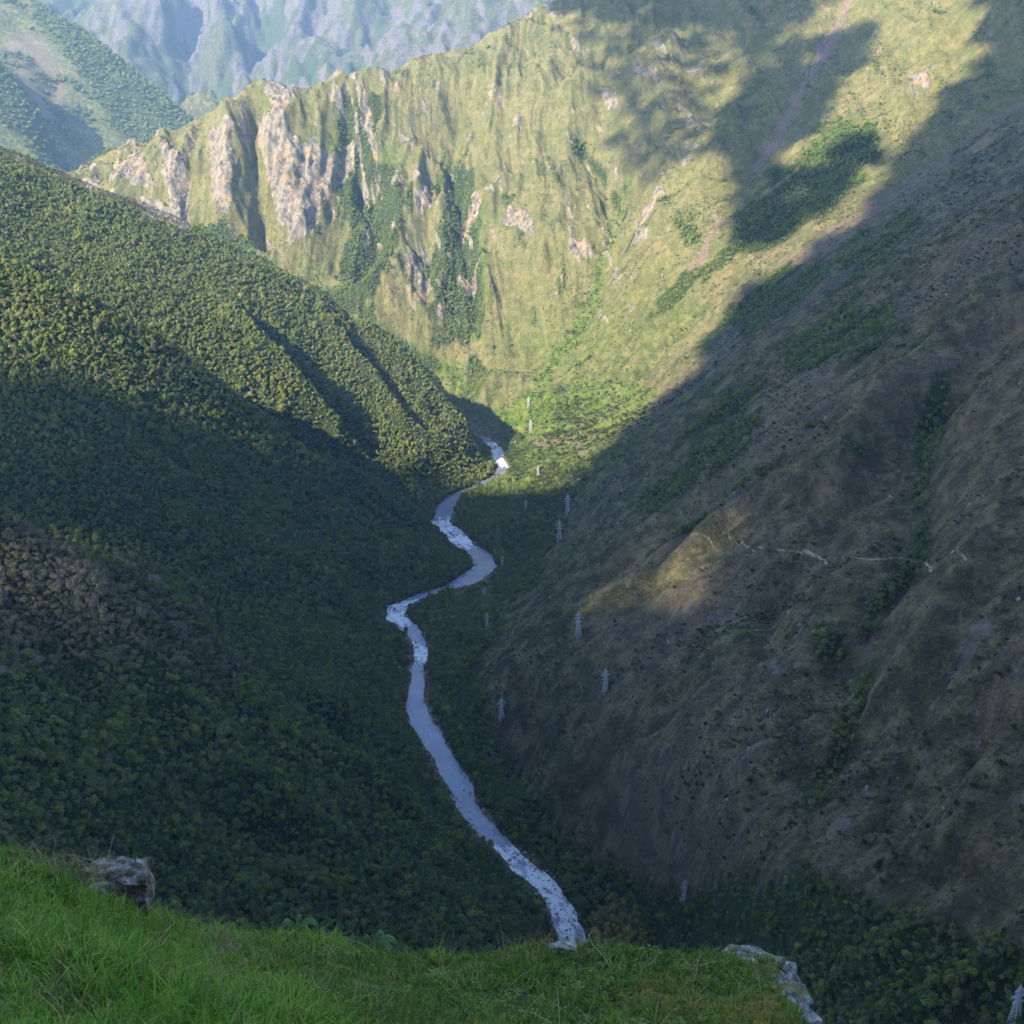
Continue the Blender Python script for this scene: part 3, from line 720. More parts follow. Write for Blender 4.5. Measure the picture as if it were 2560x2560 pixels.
M_LEAF3 = leaf_material('yellow-green forest leaves', (.12, .155, .028), (.19, .22, .042), (.27, .27, .065))
M_LEAF4 = leaf_material('lightened brownish leaves', (.15, .13, .075), (.21, .18, .11), (.28, .235, .15))  # brown-grey of their own, lightened to brighten the spur crest
M_SHRUB = leaf_material('shrub leaves', (.022, .034, .012), (.045, .060, .020), (.10, .11, .038))
M_DRYSHRUB = leaf_material('dry shrub leaves', (.05, .055, .022), (.10, .095, .04), (.19, .155, .075))
def plain(name, col, rough=.9, spec=.15):
    m, nt, b = mat_new(name); b.inputs['Base Color'].default_value = (*col, 1); b.inputs['Roughness'].default_value = rough; b.inputs['Specular IOR Level'].default_value = spec
    return m
def bark_material():
    m, nt, b = mat_new('pale bark')
    nt.links.new(ramp(nt, noise(nt, mapping(nt, (1, 1, .3)), 3, 4), [(.3, (.10, .085, .07)), (.7, (.27, .25, .21))]), b.inputs['Base Color'])
    return m
M_BARK = bark_material()

def crown_mesh(name, rng, lobes, leaves, size, mat, spread=1., flat=.75, base=.0):
    """A crown of small leaf-sprays laid over several uneven lobes (unit radius about 1, standing at `base`)."""
    L = []
    for k in range(lobes):
        a, r = rng.uniform(0, 6.283), spread * .55 * math.sqrt(rng.uniform(0, 1))
        L.append((r * math.cos(a), r * math.sin(a), base + rng.uniform(.35, 1.05) * (1.15 - .5 * r), rng.uniform(.36, .62)))
    V, F = [], []
    wts = np.array([q[3] ** 2 for q in L]); wts /= wts.sum()
    for k in range(leaves):
        lx, ly, lz, lr = L[rng.choice(lobes, p=wts)]
        n = rng.normal(size=3); n[2] = abs(n[2]) * .9 + .12 * rng.normal() if rng.random() < .75 else n[2]
        n /= np.linalg.norm(n)
        c = np.array([lx, ly, lz]) + n * lr * rng.uniform(.78, 1.06) * np.array([1, 1, flat])
        nn = n + rng.normal(size=3) * .30; nn /= np.linalg.norm(nn)
        t = np.cross(nn, rng.normal(size=3)); t /= np.linalg.norm(t); b = np.cross(nn, t)
        s1, s2 = size * rng.uniform(.7, 1.3), size * rng.uniform(.45, .9)
        i = len(V)
        V += [c + t * s1, c + b * s2 + nn * .1 * size, c - t * s1, c - b * s2 + nn * .1 * size]
        F.append((i, i + 1, i + 2, i + 3))
    return np_mesh(name, np.array(V), np.array(F), mat, smooth=False)
def trunk_mesh(name, rng, h, r, limbs=4):
    V, F = [], []
    def tube(p, q, r0, r1, n=5):
        p, q = np.array(p, float), np.array(q, float); d = (q - p) / np.linalg.norm(q - p)
        a = np.cross(d, (0, 0, 1) if abs(d[2]) < .9 else (1, 0, 0)); a /= np.linalg.norm(a); b = np.cross(d, a); i = len(V)
        for c, rr in ((p, r0), (q, r1)):
            for k in range(n): V.append(c + rr * (a * math.cos(6.283 * k / n) + b * math.sin(6.283 * k / n)))
        for k in range(n): F.append((i + k, i + (k + 1) % n, i + n + (k + 1) % n, i + n + k))
    lean = rng.uniform(-.12, .12, 2)
    top = (lean[0] * h, lean[1] * h, h)
    tube((0, 0, -.25), top, r, r * .55)
    for k in range(limbs):
        a = 6.283 * (k + rng.uniform(-.3, .3)) / limbs
        tube((top[0], top[1], h * .95), (top[0] + .55 * math.cos(a), top[1] + .55 * math.sin(a), h + rng.uniform(.35, .6)), r * .5, r * .18, 4)
    return np_mesh(name, np.array(V), np.array(F), M_BARK)

PROTO = bpy.data.collections.new('prototypes')              # never linked: only a source of shapes
def proto(name, mesh, coll):
    o = bpy.data.objects.new(name, mesh); coll.objects.link(o); return o
rg = np.random.default_rng(5)
TREES = []
for k in range(6):
    TREES.append((crown_mesh('crown', rg, 5 + k % 4, 260, .15, (M_LEAF, M_LEAF, M_LEAF2, M_LEAF, M_LEAF3, M_LEAF)[k], spread=.9 + .12 * (k % 3), base=.28), trunk_mesh('trunk', rg, .75, .055)))
TREES_TAN = [(crown_mesh('crown', rg, 5 + k % 3, 260, .15, (M_LEAF4, M_LEAF2, M_LEAF4)[k], spread=.9 + .12 * k, base=.28), trunk_mesh('trunk', rg, .75, .055)) for k in range(3)]
TREES_BRIGHTENED = [(crown_mesh('crown', rg, 5 + k % 3, 260, .15, (M_LEAF3, M_LEAF3, M_LEAF)[k], spread=.9 + .12 * k, base=.28), trunk_mesh('trunk', rg, .75, .055)) for k in range(3)]
def join_mesh(name, parts):
    bm = bmesh.new(); mats = []
    for m in parts:
        n0 = len(bm.faces); bm.from_mesh(m); bm.faces.ensure_lookup_table()
        for f in bm.faces[n0:]: f.material_index = len(mats)
        mats.append(m.materials[0])
    o = bpy.data.meshes.new(name); bm.to_mesh(o); bm.free()
    for m in mats: o.materials.append(m)
    return o
COL_TREE = bpy.data.collections.new('tree shapes'); COL_FAR = bpy.data.collections.new('far tree shapes'); COL_SHRUB = bpy.data.collections.new('shrub shapes'); COL_DRY = bpy.data.collections.new('dry shrub shapes')
COL_TAN, COL_BRIGHTENED = bpy.data.collections.new('brownish tree shapes'), bpy.data.collections.new('fresh tree shapes')
for cset, ccol in ((TREES, COL_TREE), (TREES_TAN, COL_TAN), (TREES_BRIGHTENED, COL_BRIGHTENED)):
    for c_, t_ in cset: proto('tree_shape', join_mesh('tree', [c_, t_]), ccol)
for k in range(4): proto('far_tree_shape', crown_mesh('far_crown', rg, 5, 90, .26, M_LEAF, spread=1, base=.05), COL_FAR)
SHRUBS = [crown_mesh('shrub', rg, 3 + k % 2, 80, .2, M_SHRUB, spread=1.1, flat=.7, base=-.25) for k in range(4)]
for q in SHRUBS: proto('shrub_shape', q, COL_SHRUB)
COL_UNDER = bpy.data.collections.new('undergrowth shapes')
for k in range(4): proto('undergrowth_shape', crown_mesh('undergrowth', rg, 4, 90, .2, (M_LEAF, M_LEAF, M_LEAF2, M_LEAF3)[k], spread=1.3, flat=.7, base=-.2), COL_UNDER)
for k in range(4): proto('dry_shrub_shape', crown_mesh('dry_shrub', rg, 3, 60, .22, M_DRYSHRUB, spread=1.3, flat=.6, base=-.3), COL_DRY)
def rock_mesh(name, rng, mat, sub=2, rough=.35):
    bm = bmesh.new(); bmesh.ops.create_icosphere(bm, subdivisions=sub, radius=1)
    v = np.array([q.co[:] for q in bm.verts])
    for k in range(9):                                       # flat broken faces
        n = rng.normal(size=3); n /= np.linalg.norm(n); cut = rng.uniform(.45, .8)
        dd = v @ n - cut; v -= np.where(dd > 0, dd, 0)[:, None] * n
    v *= 1 + rng.uniform(-.06, .06, (len(v), 1)) * rough / .35
    for q, c in zip(bm.verts, v): q.co = c
    m = bpy.data.meshes.new(name); bm.to_mesh(m); bm.free(); m.materials.append(mat); return m
def outcrop_material():
    m, nt, b = mat_new('weathered granite')
    v = mapping(nt, (1, 1, .5)); g = noise(nt, v, .5, 5, .65)
    nt.links.new(ramp(nt, g, [(.3, (.10, .09, .08)), (.5, (.24, .21, .175)), (.7, (.40, .355, .30))]), b.inputs['Base Color'])
    bump(nt, b, noise(nt, v, 1.2, 5), .8, .6); return m
M_OUT = outcrop_material()
COL_ROCK = bpy.data.collections.new('rock shapes')
ROCKS = [rock_mesh('outcrop', rg, M_OUT) for k in range(5)]
for q in ROCKS: proto('rock_shape', q, COL_ROCK)

def scatter(name, pos, scl, rot, coll, label, cat, seed=0):
    """One object of many instances: geometry nodes on a cloud of points."""
    m = bpy.data.meshes.new(name); m.vertices.add(len(pos)); m.vertices.foreach_set('co', np.asarray(pos, np.float32).ravel())
    a = m.attributes.new('scl', 'FLOAT_VECTOR', 'POINT'); a.data.foreach_set('vector', np.asarray(scl, np.float32).ravel())
    a = m.attributes.new('rot', 'FLOAT_VECTOR', 'POINT'); a.data.foreach_set('vector', np.asarray(rot, np.float32).ravel())
    o = new_obj(name, m, kind='stuff', label=label, cat=cat)
    g = bpy.data.node_groups.new(name + ' instances', 'GeometryNodeTree')
    g.interface.new_socket('Geometry', in_out='INPUT', socket_type='NodeSocketGeometry'); g.interface.new_socket('Geometry', in_out='OUTPUT', socket_type='NodeSocketGeometry')
    ni, no = g.nodes.new('NodeGroupInput'), g.nodes.new('NodeGroupOutput')
    ip, ci = g.nodes.new('GeometryNodeInstanceOnPoints'), g.nodes.new('GeometryNodeCollectionInfo')
    ci.inputs['Collection'].default_value = coll; ci.inputs['Separate Children'].default_value = True; ci.inputs['Reset Children'].default_value = True
    ip.inputs['Pick Instance'].default_value = True
    for nm, sk in (('scl', 'Scale'), ('rot', 'Rotation')):
        at = g.nodes.new('GeometryNodeInputNamedAttribute'); at.data_type = 'FLOAT_VECTOR'; at.inputs['Name'].default_value = nm
        g.links.new(at.outputs['Attribute'], ip.inputs[sk])
    rv_ = g.nodes.new('FunctionNodeRandomValue'); rv_.data_type = 'INT'
    [q for q in rv_.inputs if q.name == 'Max' and q.type == 'INT'][0].default_value = len(coll.objects) - 1
    [q for q in rv_.inputs if q.name == 'Seed'][0].default_value = seed
    g.links.new([q for q in rv_.outputs if q.type == 'INT'][0], ip.inputs['Instance Index'])
    g.links.new(ni.outputs[0], ip.inputs['Points']); g.links.new(ci.outputs[0], ip.inputs['Instance']); g.links.new(ip.outputs[0], no.inputs[0])
    md = o.modifiers.new('instances', 'NODES'); md.node_group = g
    return o

# ------------------------------------------------------------------ vegetation: where it stands
def to_grid(a, fill=0.):
    g = np.full(KEEP.shape, fill); g[KEEP] = a; return g
FG, VG, RG, SG, LG, BG, EG = (to_grid(a) for a in (forest, VIS.astype(float), rock, soil, LEFT, BACK, edge))
LU = to_grid(lush)
def lattice(step, x0=-1500, x1=1900, y0=230, y1=3350):
    gx_, gy_ = np.meshgrid(np.arange(x0, x1, step), np.arange(y0, y1, step))
    return gx_.ravel() + RNG.uniform(-.46, .46, gx_.size) * step, gy_.ravel() + RNG.uniform(-.46, .46, gx_.size) * step
def near_look(G, x, y):
    i = np.clip(np.rint((x - XF[0]) / ST).astype(int), 0, len(XF) - 1); j = np.clip(np.rint((y - YF[0]) / ST).astype(int), 0, len(YF) - 1)
    return G[j, i]
def place(step, dens, **kw):
    x, y = lattice(step, **kw)
    k = near_look(VG, x, y) > .5; x, y = x[k], y[k]
    k = RNG.random(len(x)) < dens(x, y); x, y = x[k], y[k]
    z = sample(ZG, XF, YF, x, y)
    return x, y, z, seen(x, y, z)
def rots(n): return np.stack([RNG.uniform(-.12, .12, n), RNG.uniform(-.12, .12, n), RNG.uniform(0, 6.283, n)], -1)
def sizes(n, lo, hi, zl=.8, zh=1.25):
    s_ = lo * (hi / lo) ** RNG.random(n); return np.stack([s_, s_, s_ * RNG.uniform(zl, zh, n)], -1)
FGY = 1600.   # nearer than the terrace edge nothing shows

# dense woodland
x, y, z, (px, py, d) = place(3.3, lambda x, y: np.where(near_look(EG, x, y) > 3.5, sstep(.25, .7, near_look(FG, x, y)), 0) * (.99 - .12 * sstep(.1, .5, fbm(x / 55, y / 55, 410, 2))))
far = d > 1650
clump = 1 + .35 * fbm(x / 25, y / 25, 420, 2)
sc = sizes(len(x), 1.35, 3.9, .85, 1.8) * clump[:, None]
sc[RNG.random(len(x)) < .04] *= 1.45
onD = near_look(LG, x, y) < .5
sc[onD & (z > 40)] *= .8
sc[far & onD] *= 1.15
def cover(px_):    # rough height of the grassy terrace in the view
    return np.interp(px_, [0, 160, 300, 500, 800, 1060, 1460, 1520], [1600, 1640, 1740, 1760, 1800, 1775, 1800, 1935])
left_near = ~onD & (d < 905)
tan = left_near & (in_poly(px, py, [(-200, 880), (0, 960), (130, 1030), (260, 1080), (360, 1140), (470, 1260), (420, 1300), (280, 1240), (180, 1290), (0, 1260), (-200, 1220)], 45.) > RNG.random(len(x)))
brightened = left_near & ~tan & (RNG.random(len(x)) < .15 + .6 * in_poly(px, py, [(150, 1180), (360, 1160), (480, 1260), (640, 1410), (600, 1480), (400, 1420), (200, 1420)], 70.))  # lighter leaves stand in for light on the near spur
front = (px > 8) & (px < PX - 8) & (py < cover(px) - 8) & (py > 0) & (d < 900)
order = np.argsort(np.where(front, d / sc[:, 0], 1e9))[:300]
single = np.zeros(len(x), bool); single[order] = True
RT = rots(len(x))
for nm, sel, coll, lab in (('forest', ~single & left_near & ~tan & ~brightened, COL_TREE, 'dense dark green forest covering the shaded near spur left of the river'),
                      ('forest', ~single & tan, COL_TAN, 'brownish trees on the upper crest of the near spur at the left edge'), ('forest', ~single & brightened, COL_BRIGHTENED, 'green trees below the crest of the near spur, leaves lightened to brighten it'),
                      ('forest', ~single & ~onD & ~left_near, COL_TREE, 'dense broadleaf forest on the ribbed slope left of the valley, sunlit above and shaded below'),
                      ('woodland', ~single & onD & ~far, COL_TREE, 'dark riverside trees and tree clumps in the gullies of the right-hand slope'),
                      ('woodland', ~single & onD & far, COL_FAR, 'trees filling the gullies of the sunlit face across the valley')):
    scatter(nm, np.stack([x, y, z - .3], -1)[sel], sc[sel], RT[sel], coll, lab, 'forest')
    print(nm, sel.sum())
side_l = []
for k in order:
    tset = TREES_TAN if tan[k] else TREES_BRIGHTENED if brightened[k] else TREES
    c_, t_ = tset[int(RNG.integers(len(tset)))]
    low, third = py[k] > 1330, int(np.digitize(px[k], (260, 560)))
    if onD[k]: lab, grp = 'dark rounded tree in the wood on the shaded right bank below the pylons', 'nearest trees right of the river'
    elif low: lab, grp = ('dark broadleaf tree on the near spur straight above the boulder', 'dark broadleaf tree on the near spur above the two ferns', 'dark broadleaf tree at the foot of the near spur, close to the river')[third], ('trees above the boulder', 'trees above the ferns', 'trees at the foot of the near spur')[third]
    else: lab, grp = ('broadleaf tree high on the near spur by the left edge, in thin sun', 'broadleaf tree high on the near spur, midway along its crest', 'broadleaf tree on the crest of the near spur where it drops to the river')[third], ('trees by the left edge', 'trees midway along the crest', 'trees where the crest drops')[third]
    o = new_obj('broadleaf_tree', None, label=lab, cat='tree', group=grp)
    o.location = (x[k], y[k], z[k] - .3); o.rotation_euler = RT[k]; o.scale = sc[k]
    new_obj('crown', c_, o); new_obj('trunk', t_, o)

ux, uy, uz, (upx, upy, ud) = place(3.3, lambda x, y: np.where((near_look(EG, x, y) > 1.5) & (near_look(FG, x, y) > .5), .8, 0) * (y < 1250))
scatter('undergrowth', np.stack([ux, uy, uz], -1), sizes(len(ux), 1.0, 2.3, .8, 1.3), rots(len(ux)), COL_UNDER, 'low undergrowth filling the gaps of the shaded forest', 'undergrowth', 13)

# shrubs on the open slopes: tight lines of them down the right-hand slope, dots elsewhere
def shrub_d(x, y):
    b, f = near_look(BG, x, y), near_look(FG, x, y)
    lines = sstep(.05, .35, fbm(x / 130 + fbm(x / 60, y / 60, 430, 2) * .2, y / 11, 431, 3)) * sstep(-.25, .35, fbm(x / 150, y / 150, 433, 3))
    dots = .16 + .5 * sstep(-.1, .4, fbm(x / 60, y / 60, 436, 3))
    face = .14 + .6 * sstep(.05, .45, fbm(x / 35, y / 120, 438, 3))
    dn = np.where(b > .5, face, np.maximum(.75 * lines, dots))
    dn = np.maximum(dn, near_look(LU, x, y) * .6)
    return np.where((near_look(EG, x, y) > 3) & (f < .6), dn * (1 - .8 * near_look(SG, x, y)), 0)
x, y, z, (px, py, d) = place(4.2, shrub_d)
sc = sizes(len(x), .7, 2.2, .7, 1.1) * np.where(d > 1500, 1.3, 1)[:, None]
lu = near_look(LU, x, y) > .5
sc[lu] *= 1.35
linesz = sstep(.05, .35, fbm(x / 130 + fbm(x / 60, y / 60, 430, 2) * .2, y / 11, 431, 3)) * (near_look(BG, x, y) < .5)
sc *= (1 + .5 * linesz)[:, None]
front = (px > 20) & (px < PX - 20) & (py > 900) & (py < 1700) & (d < 1100) & ~lu
order = np.argsort(np.where(front, d / sc[:, 0], 1e9))[:150]
single = np.zeros(len(x), bool); single[order] = True; RT = rots(len(x))
scatter('shrubs', np.stack([x, y, z], -1)[~single], sc[~single], RT[~single], COL_SHRUB, 'low dark shrubs scattered and lined up over the grassy slopes', 'shrubs', 3)
for k in order:
    o = new_obj('shrub', SHRUBS[int(RNG.integers(4))], label=('dark shrub on the right-hand slope above the footpath', 'dark shrub on the right-hand slope below the footpath, left of the wooded gully', 'dark shrub on the right-hand slope right of the wooded gully')[sk := (0 if py[k] < 1045 else 1 if px[k] < 1600 else 2)], cat='shrub', group=('shrubs above the footpath', 'shrubs below the footpath', 'shrubs right of the gully')[sk])
    o.location = (x[k], y[k], z[k]); o.rotation_euler = RT[k]; o.scale = sc[k]
print('shrubs', len(x))
x, y, z, (px, py, d) = place(2.8, lambda x, y: np.where((near_look(FG, x, y) < .5) & (near_look(EG, x, y) > 2) & (near_look(RG, x, y) < .4), .34, 0) * sstep(2200, 1300, y))
scatter('dry_shrubs', np.stack([x, y, z], -1), sizes(len(x), .5, 1.25, .6, 1.), rots(len(x)), COL_DRY, 'tussocks of dry grass and low scrub on the right-hand slope', 'scrub', 4)
print('dry', len(x))
# outcrops
x, y, z, (px, py, d) = place(6., lambda x, y: (1 - near_look(LG, x, y)) * np.where(near_look(FG, x, y) < .4, .010 + .05 * sstep(.1, .5, fbm(x / 60, y / 30, 450, 3)) + .35 * (near_look(RG, x, y) > .5), 0) * (near_look(EG, x, y) > 6))
z = z - .5
sc = sizes(len(x), .6, 1.9, .8, 1.8) * np.where(d > 1500, 1.25, 1)[:, None]
front = (px > 20) & (px < PX - 20) & (py > 30) & (py < cover(px) - 20)
order = np.argsort(np.where(front, d / sc[:, 2], 1e9))[:120]
single = np.zeros(len(x), bool); single[order] = True; RT = rots(len(x)) * np.array([2, 2, 1])
scatter('outcrops', np.stack([x, y, z], -1)[~single], sc[~single], RT[~single], COL_ROCK, 'pale rock outcrops breaking through the grassy slopes', 'rocks', 6)
for k in order:
    o = new_obj('outcrop', ROCKS[int(RNG.integers(5))], label=('pale rock outcrop on the right-hand slope above the footpath', 'pale rock outcrop on the right-hand slope below the footpath, left of the wooded gully', 'pale rock outcrop on the right-hand slope right of the wooded gully')[sk := (0 if py[k] < 1045 else 1 if px[k] < 1600 else 2)], cat='rock', group=('outcrops above the footpath', 'outcrops below the footpath', 'outcrops right of the gully')[sk])
    o.location = (x[k], y[k], z[k]); o.rotation_euler = RT[k]; o.scale = sc[k]
print('rocks', len(x))
# boulders along the river banks and in the rapids
bk = RNG.uniform(0, len(RIV) - 1, 2600); bi = np.interp(bk, tt, np.arange(520)).astype(int)
inr = np.interp(bk, tt, rapid) > .5
off = np.where(inr & (RNG.random(2600) < .35), RNG.uniform(-.45, .45, 2600) * wr[bi], RNG.choice([-1, 1], 2600) * (wr[bi] * .5 + RNG.normal(1.0, 2.2, 2600)))
bx, by = cxr[bi] + ty[bi] * off, cyr[bi] - tx[bi] * off
scatter('river_boulders', np.stack([bx, by, np.maximum(sample(ZG, XF, YF, bx, by), .1)], -1), sizes(2600, .35, 1.7, .6, .9), rots(2600) * np.array([3, 3, 1]), COL_ROCK, 'grey boulders lining the river banks and breaking the rapids', 'boulders', 9)
# woods on the far spur
kk = RNG.random(len(FX)) < np.where((FQ > -40) & (FP < 460), fwood * (1 - FARM), 0)
rep_ = np.repeat(np.nonzero(kk)[0], 2); n = len(rep_)
fpos = np.stack([FX[rep_] + RNG.uniform(-8, 8, n), FY[rep_] + RNG.uniform(-8, 8, n), FZ[rep_] - 1], -1)
scatter('woodland', fpos, sizes(n, 5, 9.5), rots(n), COL_FAR, 'hazy blue-green woods on the distant spur at the upper left', 'forest', 8)
print('far trees', n)

# ------------------------------------------------------------------ footpath across the right-hand slope, pylons
def hits(pts):
    out = []
    ds = np.arange(380, 2600, 1.5)
    for a, b in pts:
        q = sight(np.full(ds.shape, a), np.full(ds.shape, b), ds)
        zz = sample(ZG, XF, YF, q[:, 0], q[:, 1]); h_ = np.nonzero(q[:, 2] < zz)[0]
        out.append(np.array([*q[h_[0], :2], zz[h_[0]]]) if len(h_) else q[-1])
    return np.array(out)
trail = [(1305, 1010), (1345, 1022), (1388, 1020), (1402, 1031), (1440, 1040), (1490, 1040), (1520, 1046), (1570, 1053), (1610, 1059), (1660, 1058), (1720, 1055), (1770, 1063), (1840, 1064)]
tr = hits([(a[0] + (b[0] - a[0]) * t, a[1] + (b[1] - a[1]) * t) for a, b in zip(trail[:-1], trail[1:]) for t in (0, .25, .5, .75)])
for _ in range(2): tr[1:-1] = (tr[:-2] + 2 * tr[1:-1] + tr[2:]) / 4
tr = np.stack([np.interp(np.linspace(0, len(tr) - 1, 400), np.arange(len(tr)), tr[:, k]) for k in range(3)], -1)
tr[:, 2] = sample(ZG, XF, YF, tr[:, 0], tr[:, 1])
tg = np.gradient(tr[:, :2], axis=0); tg /= np.linalg.norm(tg, axis=1)[:, None]
down = np.stack([tg[:, 1], -tg[:, 0]], -1); down *= np.sign((down * np.array([-1, -.2])).sum(1))[:, None]
tr[:, 2] += .5 + RNG.uniform(-.12, .12, 400)
prof = [(-.9, .0), (.55, .0), (.75, -.25), (.95, -1.5 - .5), (1.0, -2.6)]
tv = np.stack([np.c_[tr[:, :2] + down * a, tr[:, 2] + b] for a, b in prof], 1)
tv += RNG.uniform(-.08, .08, tv.shape)
def path_material():
    m, nt, b = mat_new('dry stone footpath')
    v = mapping(nt, (1, 1, 1))
    c = mixc(nt, ramp(nt, noise(nt, v, .07, 4, .7), [(.46, (0, 0, 0)), (.6, (1, 1, 1))]), (.10, .095, .05), ramp(nt, noise(nt, v, 1.1, 3), [(.3, (.18, .16, .13)), (.7, (.46, .42, .36))]))
    nt.links.new(c, b.inputs['Base Color']); bump(nt, b, noise(nt, v, 1.5, 4), .8, .4); return m
new_obj('footpath', np_mesh('footpath', tv.reshape(-1, 3), grid_faces(400, len(prof)), path_material()), kind='structure')

M_STEEL = plain('galvanised steel', (.46, .48, .48), .5, .4)
M_GLASS = plain('insulator porcelain', (.30, .22, .18), .3, .5)
def bars(name, segs, mat):
    V, F = [], []
    for p, q, r in segs:
        p, q = np.array(p, float), np.array(q, float); d_ = (q - p) / np.linalg.norm(q - p)
        a = np.cross(d_, (0, 0, 1) if abs(d_[2]) < .9 else (1, 0, 0)); a /= np.linalg.norm(a); b = np.cross(d_, a); i = len(V)
        for c in (p, q):
            for k in range(4): V.append(c + r * (a * math.cos(1.5708 * k + .785) + b * math.sin(1.5708 * k + .785)))
        for k in range(4): F.append((i + k, i + (k + 1) % 4, i + 4 + (k + 1) % 4, i + 4 + k))
        F += [(i + 3, i + 2, i + 1, i), (i + 4, i + 5, i + 6, i + 7)]
    return np_mesh(name, np.array(V), np.array(F), mat, smooth=False)
def half(t):      # half width of the tower body at height fraction t (unit height)
    return np.interp(t, [0, .62, .97], [.105, .036, .022])
LEVELS = [0, .17, .32, .45, .56, .65, .73, .81, .89, .97]
leg_m = []
for sx, sy in ((1, 1), (1, -1), (-1, -1), (-1, 1)):
    leg_m.append(bars('leg', [((sx * half(a), sy * half(a), a), (sx * half(b), sy * half(b), b), .0075) for a, b in ((-.02, .62), (.62, .97))], M_STEEL))
br = []
for a, b in zip(LEVELS[:-1], LEVELS[1:]):
    ha, hb_ = half(a), half(b)
    for (x1, y1), (x2, y2) in (((1, 1), (1, -1)), ((1, -1), (-1, -1)), ((-1, -1), (-1, 1)), ((-1, 1), (1, 1))):
        br += [((x1 * ha, y1 * ha, a), (x2 * hb_, y2 * hb_, b), .0045), ((x2 * ha, y2 * ha, a), (x1 * hb_, y1 * hb_, b), .0045), ((x1 * hb_, y1 * hb_, b), (x2 * hb_, y2 * hb_, b), .0045)]
brace_m = bars('bracing', br, M_STEEL)
def arm(t, L):
    h_ = half(t); sg = []
    for sd in (-1, 1):
        for yy in (-1, 1):
            sg += [((sd * h_, yy * h_, t), (sd * L, 0, t + .012), .0065), ((sd * h_, yy * h_, t + .06), (sd * L, 0, t + .014), .0055)]
        for f in (.35, .68): sg += [((sd * (h_ + (L - h_) * f), -h_ * (1 - f), t + .004), (sd * (h_ + (L - h_) * f), h_ * (1 - f), t + .004), .004), ((sd * (h_ + (L - h_) * f), 0, t + .005), (sd * (h_ + (L - h_) * f), 0, t + .055 * (1 - f) + .008), .004)]
    return bars('crossarm', sg, M_STEEL)
ARMS = [(.60, .145), (.75, .205), (.88, .125)]
arm_m = [arm(t, L) for t, L in ARMS]
ins_m = [bars('insulator', [((sd * L * .96, 0, t + .008), (sd * L * .96, 0, t - .05), .006)], M_GLASS) for t, L in ARMS for sd in (-1, 1)]
peak_m = bars('peak', [((sx * half(.97), sy * half(.97), .97), (0, 0, 1.06), .005) for sx, sy in ((1, 1), (1, -1), (-1, -1), (-1, 1))], M_STEEL)
PYLONS = [  # px, base py, height in px, turn, label
    (1912, 1940, 92, 20, 'tall steel lattice pylon at the bottom right corner of the view'),
    (1142, 1309, 50, 25, 'steel lattice pylon on the shaded slope, lowest of the bright ones, above the river pool'),
    (1091, 1203, 51, 20, 'steel lattice pylon on the slope just left of and below the small sunlit patch'),
    (1055, 1021, 41, 15, 'steel lattice pylon on the rib beside the dark riverside wood'),
    (1071, 968, 37, 15, 'steel lattice pylon on the skyline of the shaded rib above the riverside wood'),
    (946, 1360, 46, 30, 'dim lattice pylon low on the right bank, nearest the river pool'),
    (1291, 1703, 50, 30, 'faint dark lattice pylon among the trees near the valley bottom, above the terrace'),
    (919, 1186, 31, 20, 'slim lattice pylon on the right bank below the river bend'),
    (914, 1136, 29, 20, 'slim lattice pylon on the right bank level with the narrow river bend'),
    (948, 1073, 26, 20, 'thin lattice pylon beside the river where it turns back left'),
    (992, 966, 22, 15, 'thin faint lattice pylon in the dark riverside wood'),
    (1001, 817, 25, 15, 'small pale pylon in the sunlit green flats, nearer of the two'),
    (997, 772, 22, 15, 'small pale pylon in the sunlit green flats, farther of the two'),
    (1015, 898, 20, 15, 'tiny pylon at the edge of the sunlit flats by the gravel bar'),
]
pb = hits([(q[0], q[1]) for q in PYLONS])
for (px_, py_, hpx, turn, lab), b0 in zip(PYLONS, pb):
    dd = float(seen(*b0)[2]); hh = hpx / PX * T2 * dd / 1.04 * 1.04
    o = new_obj('pylon', None, label=lab, cat='pylon', group='power line pylons along the valley')
    o.location = (b0[0], b0[1], b0[2] - .2); o.rotation_euler = (0, 0, math.radians(turn)); o.scale = (hh, hh, hh)
    for m in leg_m: new_obj('leg', m, o)
    new_obj('bracing', brace_m, o); new_obj('peak', peak_m, o)
    for k, m in enumerate(arm_m):
        a_ = new_obj('crossarm', m, o)
        for q in ins_m[2 * k:2 * k + 2]: new_obj('insulator', q, a_)
    print('pylon', round(hh, 1), b0.round())

# ------------------------------------------------------------------ the grassy terrace in front
E_PX = [-500, -200, 0, 100, 165, 270, 330, 420, 540, 640, 720, 800, 900, 960, 1040, 1120, 1200, 1300, 1380, 1462]
E_PY = [1560, 1575, 1598, 1610, 1630, 1708, 1745, 1762, 1768, 1782, 1797, 1806, 1806, 1792, 1781, 1784, 1790, 1797, 1802, 1806]
E_D = [3.9, 4.1, 4.25, 4.3, 4.35, 4.5, 4.7, 4.95, 5.1, 5.15, 5.2, 5.2, 5.2, 5.2, 5.2, 5.2, 5.2, 5.2, 5.2, 5.2]
EDGE = sight(E_PX, E_PY, E_D)
RIGHT = sight([1470, 1485, 1512, 1560, 1640], [1850, 1890, 1935, 2040, 2250], [4.95, 4.68, 4.38, 3.85, 3.2])
OUT = np.r_[EDGE, RIGHT]
TC = [*OUT]
